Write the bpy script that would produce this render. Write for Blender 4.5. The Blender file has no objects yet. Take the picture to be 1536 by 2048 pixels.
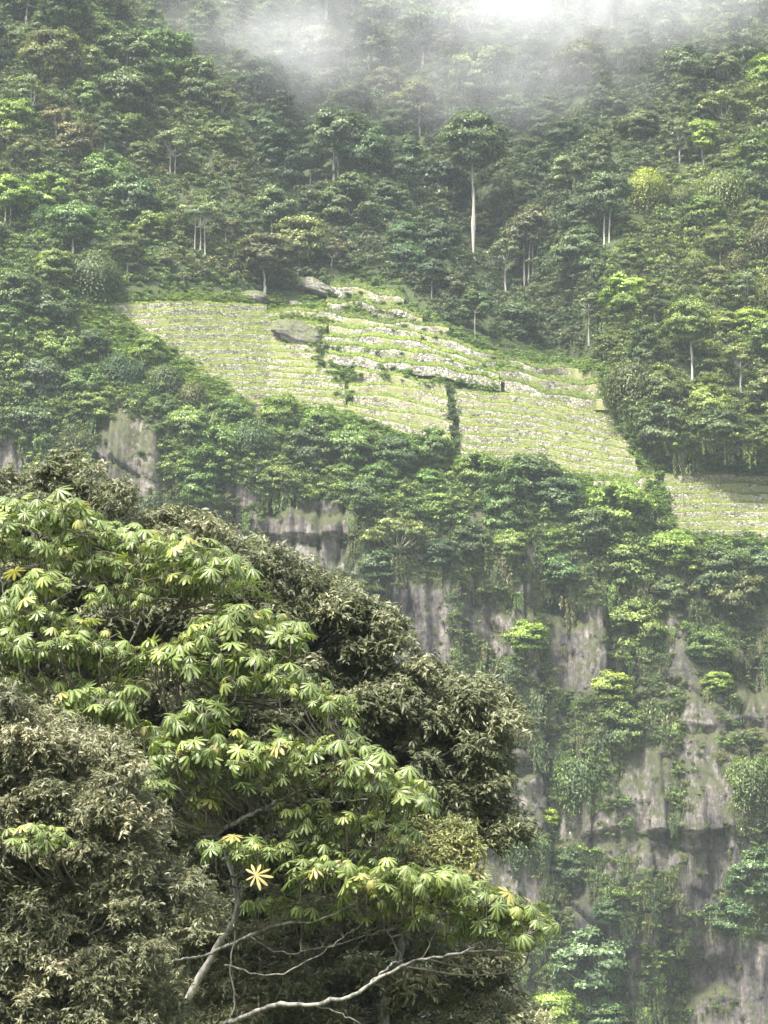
import bpy, math, random
import numpy as np
from mathutils import Vector, Matrix, Euler

# ------------------------------------------------------------------ camera, world, sun
S = bpy.context.scene
PITCH = math.radians(14.0)
FPX = 5000.0
cam_d = bpy.data.cameras.new("camera")
cam = bpy.data.objects.new("camera", cam_d)
S.collection.objects.link(cam)
cam.location = (0, 0, 1.6)
cam.rotation_euler = (math.radians(90) + PITCH, 0, 0)
cam_d.sensor_fit = 'HORIZONTAL'
cam_d.sensor_width = 36.0
cam_d.lens = 36.0 * FPX / 1536.0
cam_d.clip_start = 0.5
cam_d.clip_end = 20000
S.camera = cam
S.render.resolution_x = 768
S.render.resolution_y = 1024

HAZE = 0.000125
MIST = 0.062
SUN_EL, SUN_AZ = 56.0, 214.0          # azimuth measured clockwise from +Y (the view direction)
w = bpy.data.worlds.new("World")
S.world = w
w.use_nodes = True
nt = w.node_tree
nt.nodes.clear()
sky = nt.nodes.new('ShaderNodeTexSky')
sky.sky_type = 'NISHITA'
sky.sun_disc = False
sky.sun_elevation = math.radians(SUN_EL)
sky.sun_rotation = math.radians(SUN_AZ)
sky.air_density = 1.0
sky.dust_density = 4.0
sky.ozone_density = 1.0
hs = nt.nodes.new('ShaderNodeHueSaturation')
hs.inputs['Saturation'].default_value = 0.6
bg = nt.nodes.new('ShaderNodeBackground')
bg.inputs[1].default_value = 0.14
wo = nt.nodes.new('ShaderNodeOutputWorld')
nt.links.new(sky.outputs[0], hs.inputs['Color'])
nt.links.new(hs.outputs[0], bg.inputs[0])
nt.links.new(bg.outputs[0], wo.inputs[0])

sl = bpy.data.lights.new("sun", 'SUN')
sl.energy = 3.6
sl.angle = math.radians(9.0)
sl.color = (1.0, 0.955, 0.885)
so = bpy.data.objects.new("sun", sl)
S.collection.objects.link(so)
el, az = math.radians(SUN_EL), math.radians(SUN_AZ)
sd = Vector((math.sin(az) * math.cos(el), math.cos(az) * math.cos(el), math.sin(el)))
so.rotation_euler = sd.to_track_quat('Z', 'Y').to_euler()
so.location = (0, 0, 60)

S.view_settings.view_transform = 'Standard'
S.view_settings.look = 'None'
S.view_settings.gamma = 1.0
S.view_settings.exposure = 1.58

cy = S.cycles
cy.max_bounces = 5
cy.diffuse_bounces = 3
cy.glossy_bounces = 1
cy.transmission_bounces = 3
cy.volume_bounces = 1
cy.transparent_max_bounces = 4
cy.volume_step_rate = 1.0
cy.volume_max_steps = 128
cy.use_denoising = True
cy.use_adaptive_sampling = True
cy.adaptive_threshold = 0.02
cy.caustics_reflective = False
cy.caustics_refractive = False

CP, SP = math.cos(PITCH), math.sin(PITCH)
RNG = np.random.default_rng(7)


def ray(u, v):
    """direction (with y=1) through photo pixel u,v"""
    u = np.asarray(u, float)
    v = np.asarray(v, float)
    a = (u - 768) / FPX
    b = (1024 - v) / FPX
    dy = CP - b * SP
    dz = SP + b * CP
    return a / dy, dz / dy


def at(u, v, Y):
    rx, rz = ray(u, v)
    return np.stack([rx * Y, np.broadcast_to(np.asarray(Y, float), np.shape(rx * Y)), 1.6 + rz * Y], -1)


def topx(P):
    """world -> photo pixels"""
    x, y, z = P[..., 0], P[..., 1], P[..., 2] - 1.6
    f = y * CP + z * SP
    up = -y * SP + z * CP
    return 768 + FPX * x / f, 1024 - FPX * up / f


# ------------------------------------------------------------------ noise
def _h(ix, iy, s):
    n = (ix.astype(np.int64) * 374761393 + iy.astype(np.int64) * 668265263 + s * 1442695041) & 0xffffffff
    n = ((n ^ (n >> 13)) * 1274126177) & 0xffffffff
    n = n ^ (n >> 16)
    return (n & 0xffff) / 65535.0


def vnoise(x, y, s=0):
    ix, iy = np.floor(x), np.floor(y)
    fx, fy = x - ix, y - iy
    fx = fx * fx * (3 - 2 * fx)
    fy = fy * fy * (3 - 2 * fy)
    a, b = _h(ix, iy, s), _h(ix + 1, iy, s)
    c, d = _h(ix, iy + 1, s), _h(ix + 1, iy + 1, s)
    return (a + (b - a) * fx) * (1 - fy) + (c + (d - c) * fx) * fy - 0.5


def fbm(x, y, s=0, o=4):
    t, a = 0, 1.0
    for i in range(o):
        t = t + a * vnoise(x * 2 ** i, y * 2 ** i, s + i * 7)
        a *= 0.5
    return t


def sstep(a, b, x):
    t = np.clip((x - a) / (b - a), 0, 1)
    return t * t * (3 - 2 * t)


# ------------------------------------------------------------------ terrain surface Y(x, z)
def zcliff(x):
    u = 768 + x / 0.08
    return np.interp(u, [-200, 0, 160, 300, 520, 900, 1250, 1536, 1800], [121, 120, 119, 116, 104, 99, 94, 90, 88])


def ysmooth(x, z):
    zc = zcliff(x)
    up = np.maximum(z - zc, 0)
    dn = np.maximum(zc - z, 0)
    Y = 392 + up / 1.18 - dn * 0.10
    hi = sstep(0, 14, up)
    # spur on the right that comes forward, with a steep flank along the terraces
    zs = np.interp(x, [30, 36, 41, 46, 60, 110], [150, 130, 120, 118, 117, 117])
    sp = sstep(-1.0, 7.0, (z - zs) * 0.55 + (x - 36) * 0.35)
    Y = Y - 11 * sp * sstep(30, 44, x) * sstep(0, 3, z - zs + 6)
    # left spur
    Y = Y - 9 * sstep(-44, -62, x) * hi
    # gully above the terraces
    gx = np.interp(z, [120, 150, 175, 205, 240, 300], [38, 29, 20, 8, -4, -14])
    Y = Y + 15 * np.exp(-((x - gx) / 11.0) ** 2) * sstep(122, 150, z)
    gx2 = np.interp(z, [160, 200, 250, 300], [-26, -16, -10, -6])
    Y = Y + 7 * np.exp(-((x - gx2) / 8.0) ** 2) * sstep(165, 190, z)
    Y = Y + 9 * fbm(x / 42, z / 42, 3, 2)
    return Y


def cliffdetail(x, z):
    zc = zcliff(x)
    m = sstep(2, -6, z - zc)
    wx = x + 2.2 * vnoise(x / 9, z / 26, 50) + .05 * z
    col = _h(np.floor(wx / 5.5), np.floor((z + 5 * vnoise(x / 12, z / 30, 5)) / 47), 11) - 0.5
    ph = _h(np.floor(wx / 5.5), np.floor(wx / 5.5) * 0 + 3, 17)
    col2 = _h(np.floor(wx / 2.75 + 3), np.floor((z + ph * 17 + x * .3) / 15), 12) - 0.5
    d = 3.8 * col + 1.5 * col2
    d = d + 7.0 * fbm(x / 22, z / 44, 21, 3)
    d = d + 1.3 * fbm(x / 2.2, z / 8, 31, 3)
    d = d + .5 * np.abs(fbm(x / 1.1, z / 2.4, 36, 3))
    r = vnoise(x / 4.2, z / 26, 41)
    d = d + 1.6 * sstep(0.05, 0.0, np.abs(r))
    r = vnoise(x / 9, (z + 0.5 * x) / 9, 43)
    d = d + 1.5 * sstep(0.03, 0.0, np.abs(r)) * sstep(0, .2, vnoise(x / 15, z / 15, 44))
    return d * m


CAVES = [(590, 1022, 70, 24, 4.0), (1120, 1228, 70, 22, 3.0), (1050, 1545, 60, 24, 4.5), (1490, 1360, 60, 35, 3.5),
         (1090, 1630, 26, 60, 3.0), (660, 1040, 30, 20, 2.0), (1260, 1370, 60, 30, 2.5), (1500, 1470, 50, 14, 2.0),
         (1410, 1470, 40, 10, 2.0), (1400, 1950, 60, 34, 3.0), (980, 1220, 60, 20, 2.0)]


def Ysurf(x, z, detail=True):
    Y = ysmooth(x, z)
    if detail:
        Y = Y + cliffdetail(x, z)
        zc = zcliff(x)
        for (cu, cv, ru, rv, dp) in CAVES:
            c = at(cu, cv, 392.0)
            xw = x + 2.6 * fbm(x / 3.5, z / 3.5, 81, 3)
            zw = z + 2.4 * fbm(x / 3.0, z / 4.0, 83, 3) + .12 * (x - c[0])
            Y = Y + .8 * dp * np.exp(-(((xw - c[0]) / (ru * .07)) ** 2 + np.abs((zw - c[2]) / (rv * .075)) ** 3))
        Y = Y + sstep(6, 20, z - zc) * 1.6 * fbm(x / 9, z / 9, 61, 3) * (1 - G_TERR)
    return Y


# terrace blocks in photo pixels: top line, bottom line, count, roughness, name words
BLOCKS = [
    ([(176, 612), (380, 603), (537, 615)], [(492, 802), (620, 806), (700, 814)], 14, .35, "left terrace flight"),
    ([(655, 578), (740, 578), (812, 602)], [(640, 632), (760, 636), (895, 664)], 3, 1.0, "grey rubble flight under the cave boulder"),
    ([(535, 622), (600, 620), (662, 628)], [(548, 640), (600, 642), (655, 650)], 2, .8, "short grassy flight above the tilted slab"),
    ([(648, 650), (760, 652), (905, 682), (1003, 716)], [(640, 712), (760, 718), (900, 742), (1003, 758)], 4, .8, "tall pale flight right of the tilted slab"),
    ([(698, 742), (780, 748), (898, 772)], [(695, 850), (780, 868), (905, 896)], 6, .45, "middle flight left of the dark drain"),
    ([(995, 722), (1110, 735), (1205, 740)], [(1002, 764), (1110, 782), (1222, 806)], 3, .8, "overgrown flight below the gully"),
    ([(902, 778), (1075, 800), (1238, 838)], [(922, 920), (1100, 932), (1292, 968)], 9, .35, "middle flight right of the dark drain"),
    ([(1190, 952), (1240, 956), (1306, 968)], [(1205, 1000), (1240, 1004), (1316, 1008)], 2, 1.0, "crumbling flight beside the stone ladder"),
    ([(1320, 952), (1440, 950), (1640, 956)], [(1352, 1062), (1440, 1058), (1640, 1062)], 7, .2, "far right flight"),
]


def polyl(pts, t):
    p = np.array(pts, float)
    s = np.linspace(0, 1, len(p))
    return np.stack([np.interp(t, s, p[:, 0]), np.interp(t, s, p[:, 1])], -1)


BPOLY = []
for b in BLOCKS:
    tp = polyl(b[0], np.linspace(0, 1, 9))
    bt = polyl(b[1], np.linspace(0, 1, 9))
    pitch = (bt[:, 1].mean() - tp[:, 1].mean()) / max(b[2] - 1, 1)
    bt = bt + [0, pitch * 0.8]
    tp = tp - [0, 6]
    BPOLY.append(np.concatenate([tp, bt[::-1]]))


def inpoly(u, v, poly):
    u = np.asarray(u, float)
    v = np.asarray(v, float)
    p = np.asarray(poly, float)
    r = np.zeros(u.shape, bool)
    j = len(p) - 1
    for i in range(len(p)):
        c = ((p[i, 1] > v) != (p[j, 1] > v))
        xx = (p[j, 0] - p[i, 0]) * (v - p[i, 1]) / (p[j, 1] - p[i, 1] + 1e-9) + p[i, 0]
        r ^= c & (u < xx)
        j = i
    return r


def interr(u, v):
    r = np.zeros(np.shape(u), bool)
    for p in BPOLY:
        r |= inpoly(u, v, p)
    return r


def terr_soft(x, z):
    # approximate region in pixels at slope distance
    Y = 392 + np.maximum(z - zcliff(x), 0) / 1.18
    u, v = topx(np.stack([x, Y, z], -1))
    r = np.zeros(np.shape(u))
    for du, dv in ((0, 0), (18, 0), (-18, 0), (0, 14), (0, -14)):
        r = r + interr(u + du, v + dv) * 0.2
    return np.minimum(r * 2, 1)


GX0, GX1, GZ0, GZ1, GD = -140.0, 140.0, -10.0, 400.0, .4
_xs = np.arange(GX0, GX1 + .1, GD)
_zs = np.arange(GZ0, GZ1 + .1, GD)
_X, _Z = np.meshgrid(_xs, _zs)
G_SMOOTH = ysmooth(_X, _Z)
G_TERR = terr_soft(_X.ravel(), _Z.ravel()).reshape(_X.shape)
G_DETAIL = Ysurf(_X, _Z, True)


def gsample(G, x, z):
    fx = np.clip((x - GX0) / GD, 0, G.shape[1] - 1.001)
    fz = np.clip((z - GZ0) / GD, 0, G.shape[0] - 1.001)
    i, j = fx.astype(int), fz.astype(int)
    a, b = fx - i, fz - j
    return (G[j, i] * (1 - a) + G[j, i + 1] * a) * (1 - b) + (G[j + 1, i] * (1 - a) + G[j + 1, i + 1] * a) * b


def hit(u, v, detail=False, off=0.0):
    """where the sight line of a photo pixel meets the mountain"""
    u = np.atleast_1d(np.asarray(u, float))
    v = np.atleast_1d(np.asarray(v, float))
    rx, rz = ray(u, v)
    G = G_DETAIL if detail else G_SMOOTH
    res = np.full(u.shape, np.nan)
    Ys = np.arange(352, 640, 2.0)
    prev = np.full(u.shape, 350.0)
    for y in Ys:
        s = gsample(G, rx * y, 1.6 + rz * y)
        h = np.isnan(res) & (s <= y)
        if h.any():
            a = np.full(u.shape, y - 2.0)
            b = np.full(u.shape, y)
            for _ in range(9):
                m = (a + b) / 2
                sm = gsample(G, rx * m, 1.6 + rz * m)
                ins = sm <= m
                b = np.where(ins, m, b)
                a = np.where(ins, a, m)
            res = np.where(h, b, res)
        if not np.isnan(res).any():
            break
    res = np.where(np.isnan(res), 600, res) + off
    return np.stack([rx * res, res, 1.6 + rz * res], -1)


# ------------------------------------------------------------------ mesh helpers
def mesh(name, V, F, attrs=None, smooth=False, mats=None, fmat=None):
    """V (n,3); F (m,k) int array of equal-sized faces or list of such arrays"""
    me = bpy.data.meshes.new(name)
    V = np.asarray(V, np.float32)
    Fs = F if isinstance(F, list) else [F]
    Fs = [np.asarray(f, np.int32) for f in Fs if len(f)]
    me.vertices.add(len(V))
    me.vertices.foreach_set('co', V.ravel())
    tot = sum(f.size for f in Fs)
    nf = sum(len(f) for f in Fs)
    me.loops.add(tot)
    me.loops.foreach_set('vertex_index', np.concatenate([f.ravel() for f in Fs]))
    me.polygons.add(nf)
    st, o = [], 0
    for f in Fs:
        st.append(np.arange(len(f)) * f.shape[1] + o)
        o += f.size
    me.polygons.foreach_set('loop_start', np.concatenate(st).astype(np.int32))
    me.update(calc_edges=True)
    if attrs:
        for k, a in attrs.items():
            at_ = me.attributes.new(k, 'FLOAT', 'POINT')
            at_.data.foreach_set('value', np.asarray(a, np.float32))
    if smooth:
        me.polygons.foreach_set('use_smooth', np.ones(nf, bool))
    for m in (mats or []):
        me.materials.append(m)
    if fmat is not None:
        me.polygons.foreach_set('material_index', np.asarray(fmat, np.int32))
    me.validate()
    return me


def obj(name, me, parent=None, loc=None):
    o = bpy.data.objects.new(name, me)
    S.collection.objects.link(o)
    if parent is not None:
        o.parent = parent
    if loc is not None:
        o.location = loc
    return o


def tag(o, label=None, cat=None, group=None, kind=None):
    if label:
        o['label'] = label
    if cat:
        o['category'] = cat
    if group:
        o['group'] = group
    if kind:
        o['kind'] = kind
    return o


def norm(a):
    return a / (np.linalg.norm(a, axis=-1, keepdims=True) + 1e-9)


def leafquads(C, N, L, W, rng, fold=0.25, T=None):
    """one bent diamond per leaf. C,N (n,3); L,W (n,)"""
    n = len(C)
    N = norm(N)
    if T is None:
        T = rng.normal(size=(n, 3))
    T = norm(T - N * (T * N).sum(-1, keepdims=True))
    B = np.cross(N, T)
    L = np.asarray(L)[:, None]
    W = np.asarray(W)[:, None]
    V = np.empty((n, 4, 3))
    V[:, 0] = C - T * L * .5
    V[:, 1] = C + B * W * .5 + N * W * fold
    V[:, 2] = C + T * L * .5 - N * L * 0.12
    V[:, 3] = C - B * W * .5 + N * W * fold
    return V.reshape(-1, 3), np.arange(n * 4).reshape(n, 4)


def tubes(paths, sides=6):
    """paths: list of (points (k,3), radii (k,)) -> V, F quads"""
    Vs, Fs, o = [], [], 0
    an = np.linspace(0, 2 * np.pi, sides, endpoint=False)
    for P, R in paths:
        P = np.asarray(P, float)
        R = np.asarray(R, float)
        k = len(P)
        T = norm(np.gradient(P, axis=0))
        ref = np.array([0.31, 0.17, 0.93]) if abs(T[0][2]) < .9 else np.array([1., .1, 0])
        A = norm(np.cross(T, ref))
        B = np.cross(T, A)
        ring = P[:, None] + R[:, None, None] * (np.cos(an)[None, :, None] * A[:, None] + np.sin(an)[None, :, None] * B[:, None])
        Vs.append(ring.reshape(-1, 3))
        i = np.arange(k - 1)[:, None] * sides
        j = np.arange(sides)[None]
        j2 = (j + 1) % sides
        Fs.append((np.stack([i + j, i + j2, i + sides + j2, i + sides + j], -1).reshape(-1, 4)) + o)
        o += k * sides
    return np.concatenate(Vs), np.concatenate(Fs)


def curve(pts, n=12, wob=0.0, rng=None):
    """smooth polyline through points"""
    p = np.asarray(pts, float)
    t = np.linspace(0, len(p) - 1, n)
    i = np.clip(np.floor(t).astype(int), 0, len(p) - 2)
    f = (t - i)[:, None]
    pm = np.concatenate([[2 * p[0] - p[1]], p, [2 * p[-1] - p[-2]]])
    p0, p1, p2, p3 = pm[i], pm[i + 1], pm[i + 2], pm[i + 3]
    q = 0.5 * ((2 * p1) + (-p0 + p2) * f + (2 * p0 - 5 * p1 + 4 * p2 - p3) * f ** 2 + (-p0 + 3 * p1 - 3 * p2 + p3) * f ** 3)
    if wob and rng is not None:
        q[1:-1] += rng.normal(size=(n - 2, q.shape[1])) * wob
    return q


# ------------------------------------------------------------------ materials
def newmat(name):
    m = bpy.data.materials.new(name)
    m.use_nodes = True
    m.node_tree.nodes.clear()
    return m, m.node_tree.nodes, m.node_tree.links


def ramp(N, stops):
    r = N.new('ShaderNodeValToRGB')
    e = r.color_ramp.elements
    while len(e) < len(stops):
        e.new(0.5)
    for i, (p, c) in enumerate(stops):
        e[i].position = p
        e[i].color = (*c, 1)
    return r


def leafmat(name, ca, cb, cc=None, src='object', rough=.5, trans=.3, spec=.35, rib=None):
    """leaf colour runs from ca to cb by the leaf's own random value, times the plant's own colour"""
    m, N, L = newmat(name)
    a = N.new('ShaderNodeAttribute')
    a.attribute_name = 'tint'
    st = [(0.0, ca), (0.75, cb), (.97, cc or cb)]
    if rib:
        st.append((1.0, (.40, .33, .11)))
    r = ramp(N, st)
    L.new(a.outputs['Fac'], r.inputs[0])
    col = r.outputs[0]
    if src:
        mul = N.new('ShaderNodeMix')
        mul.data_type = 'RGBA'
        mul.blend_type = 'MULTIPLY'
        mul.inputs[0].default_value = 1
        if src == 'object':
            oi = N.new('ShaderNodeObjectInfo')
            L.new(oi.outputs['Color'], mul.inputs[7])
        else:
            ia = N.new('ShaderNodeAttribute')
            ia.attribute_type = 'INSTANCER'
            ia.attribute_name = 'icol'
            L.new(ia.outputs['Color'], mul.inputs[7])
        L.new(col, mul.inputs[6])
        col = mul.outputs[2]
    if rib:
        ra = N.new('ShaderNodeAttribute')
        ra.attribute_name = 'rib'
        mp = N.new('ShaderNodeMath')
        mp.operation = 'POWER'
        mp.inputs[1].default_value = 3.0
        L.new(ra.outputs['Fac'], mp.inputs[0])
        mx = N.new('ShaderNodeMix')
        mx.data_type = 'RGBA'
        L.new(mp.outputs[0], mx.inputs[0])
        L.new(col, mx.inputs[6])
        mx.inputs[7].default_value = (*rib, 1)
        col = mx.outputs[2]
    p = N.new('ShaderNodeBsdfPrincipled')
    p.inputs['Roughness'].default_value = rough
    p.inputs['Specular IOR Level'].default_value = spec
    L.new(col, p.inputs['Base Color'])
    t = N.new('ShaderNodeBsdfTranslucent')
    g = N.new('ShaderNodeMix')
    g.data_type = 'RGBA'
    g.blend_type = 'MULTIPLY'
    g.inputs[0].default_value = 1
    g.inputs[7].default_value = (1.15, 1.2, .6, 1)
    L.new(col, g.inputs[6])
    L.new(g.outputs[2], t.inputs[0])
    ms = N.new('ShaderNodeMixShader')
    ms.inputs[0].default_value = trans
    L.new(p.outputs[0], ms.inputs[1])
    L.new(t.outputs[0], ms.inputs[2])
    o = N.new('ShaderNodeOutputMaterial')
    L.new(ms.outputs[0], o.inputs[0])
    return m


def barkmat(name, a, b, scale=6.0):
    m, N, L = newmat(name)
    g = N.new('ShaderNodeTexCoord')
    mp = N.new('ShaderNodeMapping')
    mp.inputs['Scale'].default_value = (scale, scale, scale * .35)
    n = N.new('ShaderNodeTexNoise')
    n.inputs['Detail'].default_value = 5
    n.inputs['Scale'].default_value = 1.0
    L.new(g.outputs['Object'], mp.inputs[0])
    L.new(mp.outputs[0], n.inputs['Vector'])
    r = ramp(N, [(.35, a), (.62, b)])
    L.new(n.outputs[0], r.inputs[0])
    p = N.new('ShaderNodeBsdfPrincipled')
    p.inputs['Roughness'].default_value = .85
    L.new(r.outputs[0], p.inputs['Base Color'])
    bu = N.new('ShaderNodeBump')
    bu.inputs['Strength'].default_value = .5
    bu.inputs['Distance'].default_value = .03
    L.new(n.outputs[0], bu.inputs['Height'])
    L.new(bu.outputs[0], p.inputs['Normal'])
    o = N.new('ShaderNodeOutputMaterial')
    L.new(p.outputs[0], o.inputs[0])
    return m


def rockmat(name, base, dark, pale, moss=None, streak=True, soil=False):
    m, N, L = newmat(name)
    geo = N.new('ShaderNodeNewGeometry')

    def tex(kind, sc, vec, **kw):
        mp = N.new('ShaderNodeMapping')
        mp.inputs['Scale'].default_value = sc
        L.new(vec, mp.inputs[0])
        t = N.new(kind)
        for k, v_ in kw.items():
            if k in t.inputs:
                t.inputs[k].default_value = v_
        t.inputs['Scale'].default_value = 1
        L.new(mp.outputs[0], t.inputs['Vector'])
        return t
    pos = geo.outputs['Position']
    n1 = tex('ShaderNodeTexNoise', (.13, .09, .05), pos, Detail=4.0, Roughness=.6)
    n2 = tex('ShaderNodeTexNoise', (1.5, .9, .075), pos, Detail=8.0, Roughness=.7)     # vertical water streaks
    n3 = tex('ShaderNodeTexNoise', (1.6, 1.6, 1.3), pos, Detail=8.0, Roughness=.7)
    r1 = ramp(N, [(.36, dark), (.52, base), (.68, pale)])
    mx = N.new('ShaderNodeMath')
    mx.operation = 'ADD'
    md = N.new('ShaderNodeMath')
    md.operation = 'MULTIPLY_ADD'
    md.inputs[1].default_value = .5 if streak else .2
    md.inputs[2].default_value = -.25 if streak else -.1
    L.new(n2.outputs[0], md.inputs[0])
    L.new(n1.outputs[0], mx.inputs[0])
    L.new(md.outputs[0], mx.inputs[1])
    mx2 = N.new('ShaderNodeMath')
    mx2.operation = 'MULTIPLY_ADD'
    mx2.inputs[1].default_value = .5
    L.new(n3.outputs[0], mx2.inputs[0])
    L.new(mx.outputs[0], mx2.inputs[2])
    sb = N.new('ShaderNodeMath')
    sb.operation = 'SUBTRACT'
    sb.inputs[1].default_value = .25
    L.new(mx2.outputs[0], sb.inputs[0])
    L.new(sb.outputs[0], r1.inputs[0])
    col = r1.outputs[0]
    # cracks
    vo = tex('ShaderNodeTexVoronoi', (.42, .3, .085), pos)
    vo.feature = 'DISTANCE_TO_EDGE'
    rc = ramp(N, [(0.0, (0.25, .25, .25)), (.03, (1, 1, 1))])
    L.new(vo.outputs['Distance'], rc.inputs[0])
    mu = N.new('ShaderNodeMix')
    mu.data_type = 'RGBA'
    mu.blend_type = 'MULTIPLY'
    mu.inputs[0].default_value = .7
    L.new(col, mu.inputs[6])
    L.new(rc.outputs[0], mu.inputs[7])
    col = mu.outputs[2]
    if moss:
        nm = tex('ShaderNodeTexNoise', (.8, .5, .45), pos, Detail=9.0, Roughness=.72)
        nz = N.new('ShaderNodeSeparateXYZ')
        L.new(geo.outputs['Normal'], nz.inputs[0])
        ma = N.new('ShaderNodeMath')
        ma.operation = 'MULTIPLY_ADD'
        ma.inputs[1].default_value = .45
        L.new(nz.outputs[2], ma.inputs[0])
        L.new(nm.outputs[0], ma.inputs[2])
        rm = ramp(N, [(.50 if not soil else .2, (0, 0, 0)), (.66 if not soil else .35, (1, 1, 1))])
        L.new(ma.outputs[0], rm.inputs[0])
        mc = ramp(N, [(.3, moss[0]), (.7, moss[1])])
        L.new(n3.outputs[0], mc.inputs[0])
        mm = N.new('ShaderNodeMix')
        mm.data_type = 'RGBA'
        L.new(rm.outputs[0], mm.inputs[0])
        L.new(col, mm.inputs[6])
        L.new(mc.outputs[0], mm.inputs[7])
        col = mm.outputs[2]
    p = N.new('ShaderNodeBsdfPrincipled')
    p.inputs['Roughness'].default_value = .75
    p.inputs['Specular IOR Level'].default_value = .3
    L.new(col, p.inputs['Base Color'])
    bu = N.new('ShaderNodeBump')
    bu.inputs['Strength'].default_value = .9
    bu.inputs['Distance'].default_value = .35
    L.new(n3.outputs[0], bu.inputs['Height'])
    L.new(bu.outputs[0], p.inputs['Normal'])
    o = N.new('ShaderNodeOutputMaterial')
    L.new(p.outputs[0], o.inputs[0])
    return m


def wallmat(name, pale, mid, dark, sc=2.0, mossy=.40):
    """dry stone walling: cells with dark joints, lichen and moss patches"""
    m, N, L = newmat(name)
    geo = N.new('ShaderNodeNewGeometry')
    mp = N.new('ShaderNodeMapping')
    mp.inputs['Scale'].default_value = (sc, sc * .6, sc * 1.35)
    L.new(geo.outputs['Position'], mp.inputs[0])
    v1 = N.new('ShaderNodeTexVoronoi')
    v1.inputs['Scale'].default_value = 1
    L.new(mp.outputs[0], v1.inputs['Vector'])
    v2 = N.new('ShaderNodeTexVoronoi')
    v2.feature = 'DISTANCE_TO_EDGE'
    v2.inputs['Scale'].default_value = 1
    L.new(mp.outputs[0], v2.inputs['Vector'])
    sx = N.new('ShaderNodeSeparateColor')
    L.new(v1.outputs['Color'], sx.inputs[0])
    rc = ramp(N, [(0, dark), (.3, mid), (.75, pale), (1, tuple(min(1, c * 1.12) for c in pale))])
    L.new(sx.outputs[0], rc.inputs[0])
    rj = ramp(N, [(0.02, (.16, .15, .12)), (.11, (1, 1, 1))])
    L.new(v2.outputs['Distance'], rj.inputs[0])
    mu = N.new('ShaderNodeMix')
    mu.data_type = 'RGBA'
    mu.blend_type = 'MULTIPLY'
    mu.inputs[0].default_value = 1
    L.new(rc.outputs[0], mu.inputs[6])
    L.new(rj.outputs[0], mu.inputs[7])
    n = N.new('ShaderNodeTexNoise')
    n.inputs['Scale'].default_value = .28
    n.inputs['Detail'].default_value = 8
    n.inputs['Roughness'].default_value = .7
    L.new(geo.outputs['Position'], n.inputs['Vector'])
    rm = ramp(N, [(mossy, (1, 1, 1)), (mossy + .13, (0, 0, 0))])
    L.new(n.outputs[0], rm.inputs[0])
    mm = N.new('ShaderNodeMix')
    mm.data_type = 'RGBA'
    L.new(rm.outputs[0], mm.inputs[0])
    L.new(mu.outputs[2], mm.inputs[6])
    mm.inputs[7].default_value = (.20, .21, .08, 1)
    p = N.new('ShaderNodeBsdfPrincipled')
    p.inputs['Roughness'].default_value = .9
    L.new(mm.outputs[2], p.inputs['Base Color'])
    bu = N.new('ShaderNodeBump')
    bu.inputs['Distance'].default_value = .12
    bu.inputs['Strength'].default_value = .8
    L.new(v2.outputs['Distance'], bu.inputs['Height'])
    L.new(bu.outputs[0], p.inputs['Normal'])
    o = N.new('ShaderNodeOutputMaterial')
    L.new(p.outputs[0], o.inputs[0])
    return m


M_FAR = leafmat('far_foliage', (.044, .058, .030), (.128, .155, .068), (.32, .34, .19), rough=.5, trans=.25)  # wide ramp: the palest leaves paint in highlight speckle
M_SCR = leafmat('scrub_foliage', (.044, .058, .030), (.128, .155, .068), (.32, .34, .19), src='inst', rough=.5, trans=.25)
M_GRASS = leafmat('terrace_grass', (.11, .16, .035), (.27, .34, .065), (.46, .47, .14), src='object', rough=.6, trans=.35, spec=.2)
M_BARKF = barkmat('pale_trunk_bark', (.17, .16, .13), (.42, .40, .35), 1.6)
M_BARKD = barkmat('dull_trunk_bark', (.14, .13, .10), (.30, .28, .24), 1.2)
M_CLIFF = rockmat('cliff_rock', (.125, .108, .102), (.036, .034, .036), (.28, .25, .225), moss=((.035, .045, .02), (.085, .085, .04)))
M_SOIL = rockmat('mountain_soil', (.12, .11, .08), (.05, .05, .035), (.2, .18, .13), moss=((.02, .035, .012), (.07, .09, .03)), soil=True)
M_BOULD = rockmat('boulder_rock', (.22, .20, .19), (.07, .065, .065), (.42, .39, .35), moss=((.08, .09, .04), (.13, .14, .06)))
M_WALL = wallmat('terrace_stone', (.36, .34, .25), (.25, .235, .165), (.13, .12, .085))
M_WALLP = wallmat('pale_terrace_stone', (.40, .385, .33), (.28, .26, .215), (.13, .12, .095), sc=1.5, mossy=.38)
M_WALLG = wallmat('grey_rubble_stone', (.42, .39, .33), (.26, .24, .19), (.12, .11, .09), sc=1.7, mossy=.43)

# ------------------------------------------------------------------ ground and mountain
gv = np.array([[-9000, -3000, 0], [9000, -3000, 0], [9000, 9000, 0], [-9000, 9000, 0]], float)
m_, N_, L_ = newmat('valley_grass')
nn = N_.new('ShaderNodeTexNoise')
nn.inputs['Scale'].default_value = .8
nn.inputs['Detail'].default_value = 8
tc = N_.new('ShaderNodeNewGeometry')
L_.new(tc.outputs['Position'], nn.inputs['Vector'])
rr = ramp(N_, [(.35, (.04, .06, .02)), (.65, (.12, .13, .05))])
L_.new(nn.outputs[0], rr.inputs[0])
pp = N_.new('ShaderNodeBsdfPrincipled')
pp.inputs['Roughness'].default_value = .95
L_.new(rr.outputs[0], pp.inputs['Base Color'])
oo = N_.new('ShaderNodeOutputMaterial')
L_.new(pp.outputs[0], oo.inputs[0])
tag(obj('ground', mesh('ground', gv, np.array([[0, 1, 2, 3]]), mats=[m_])), kind='structure')


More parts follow.
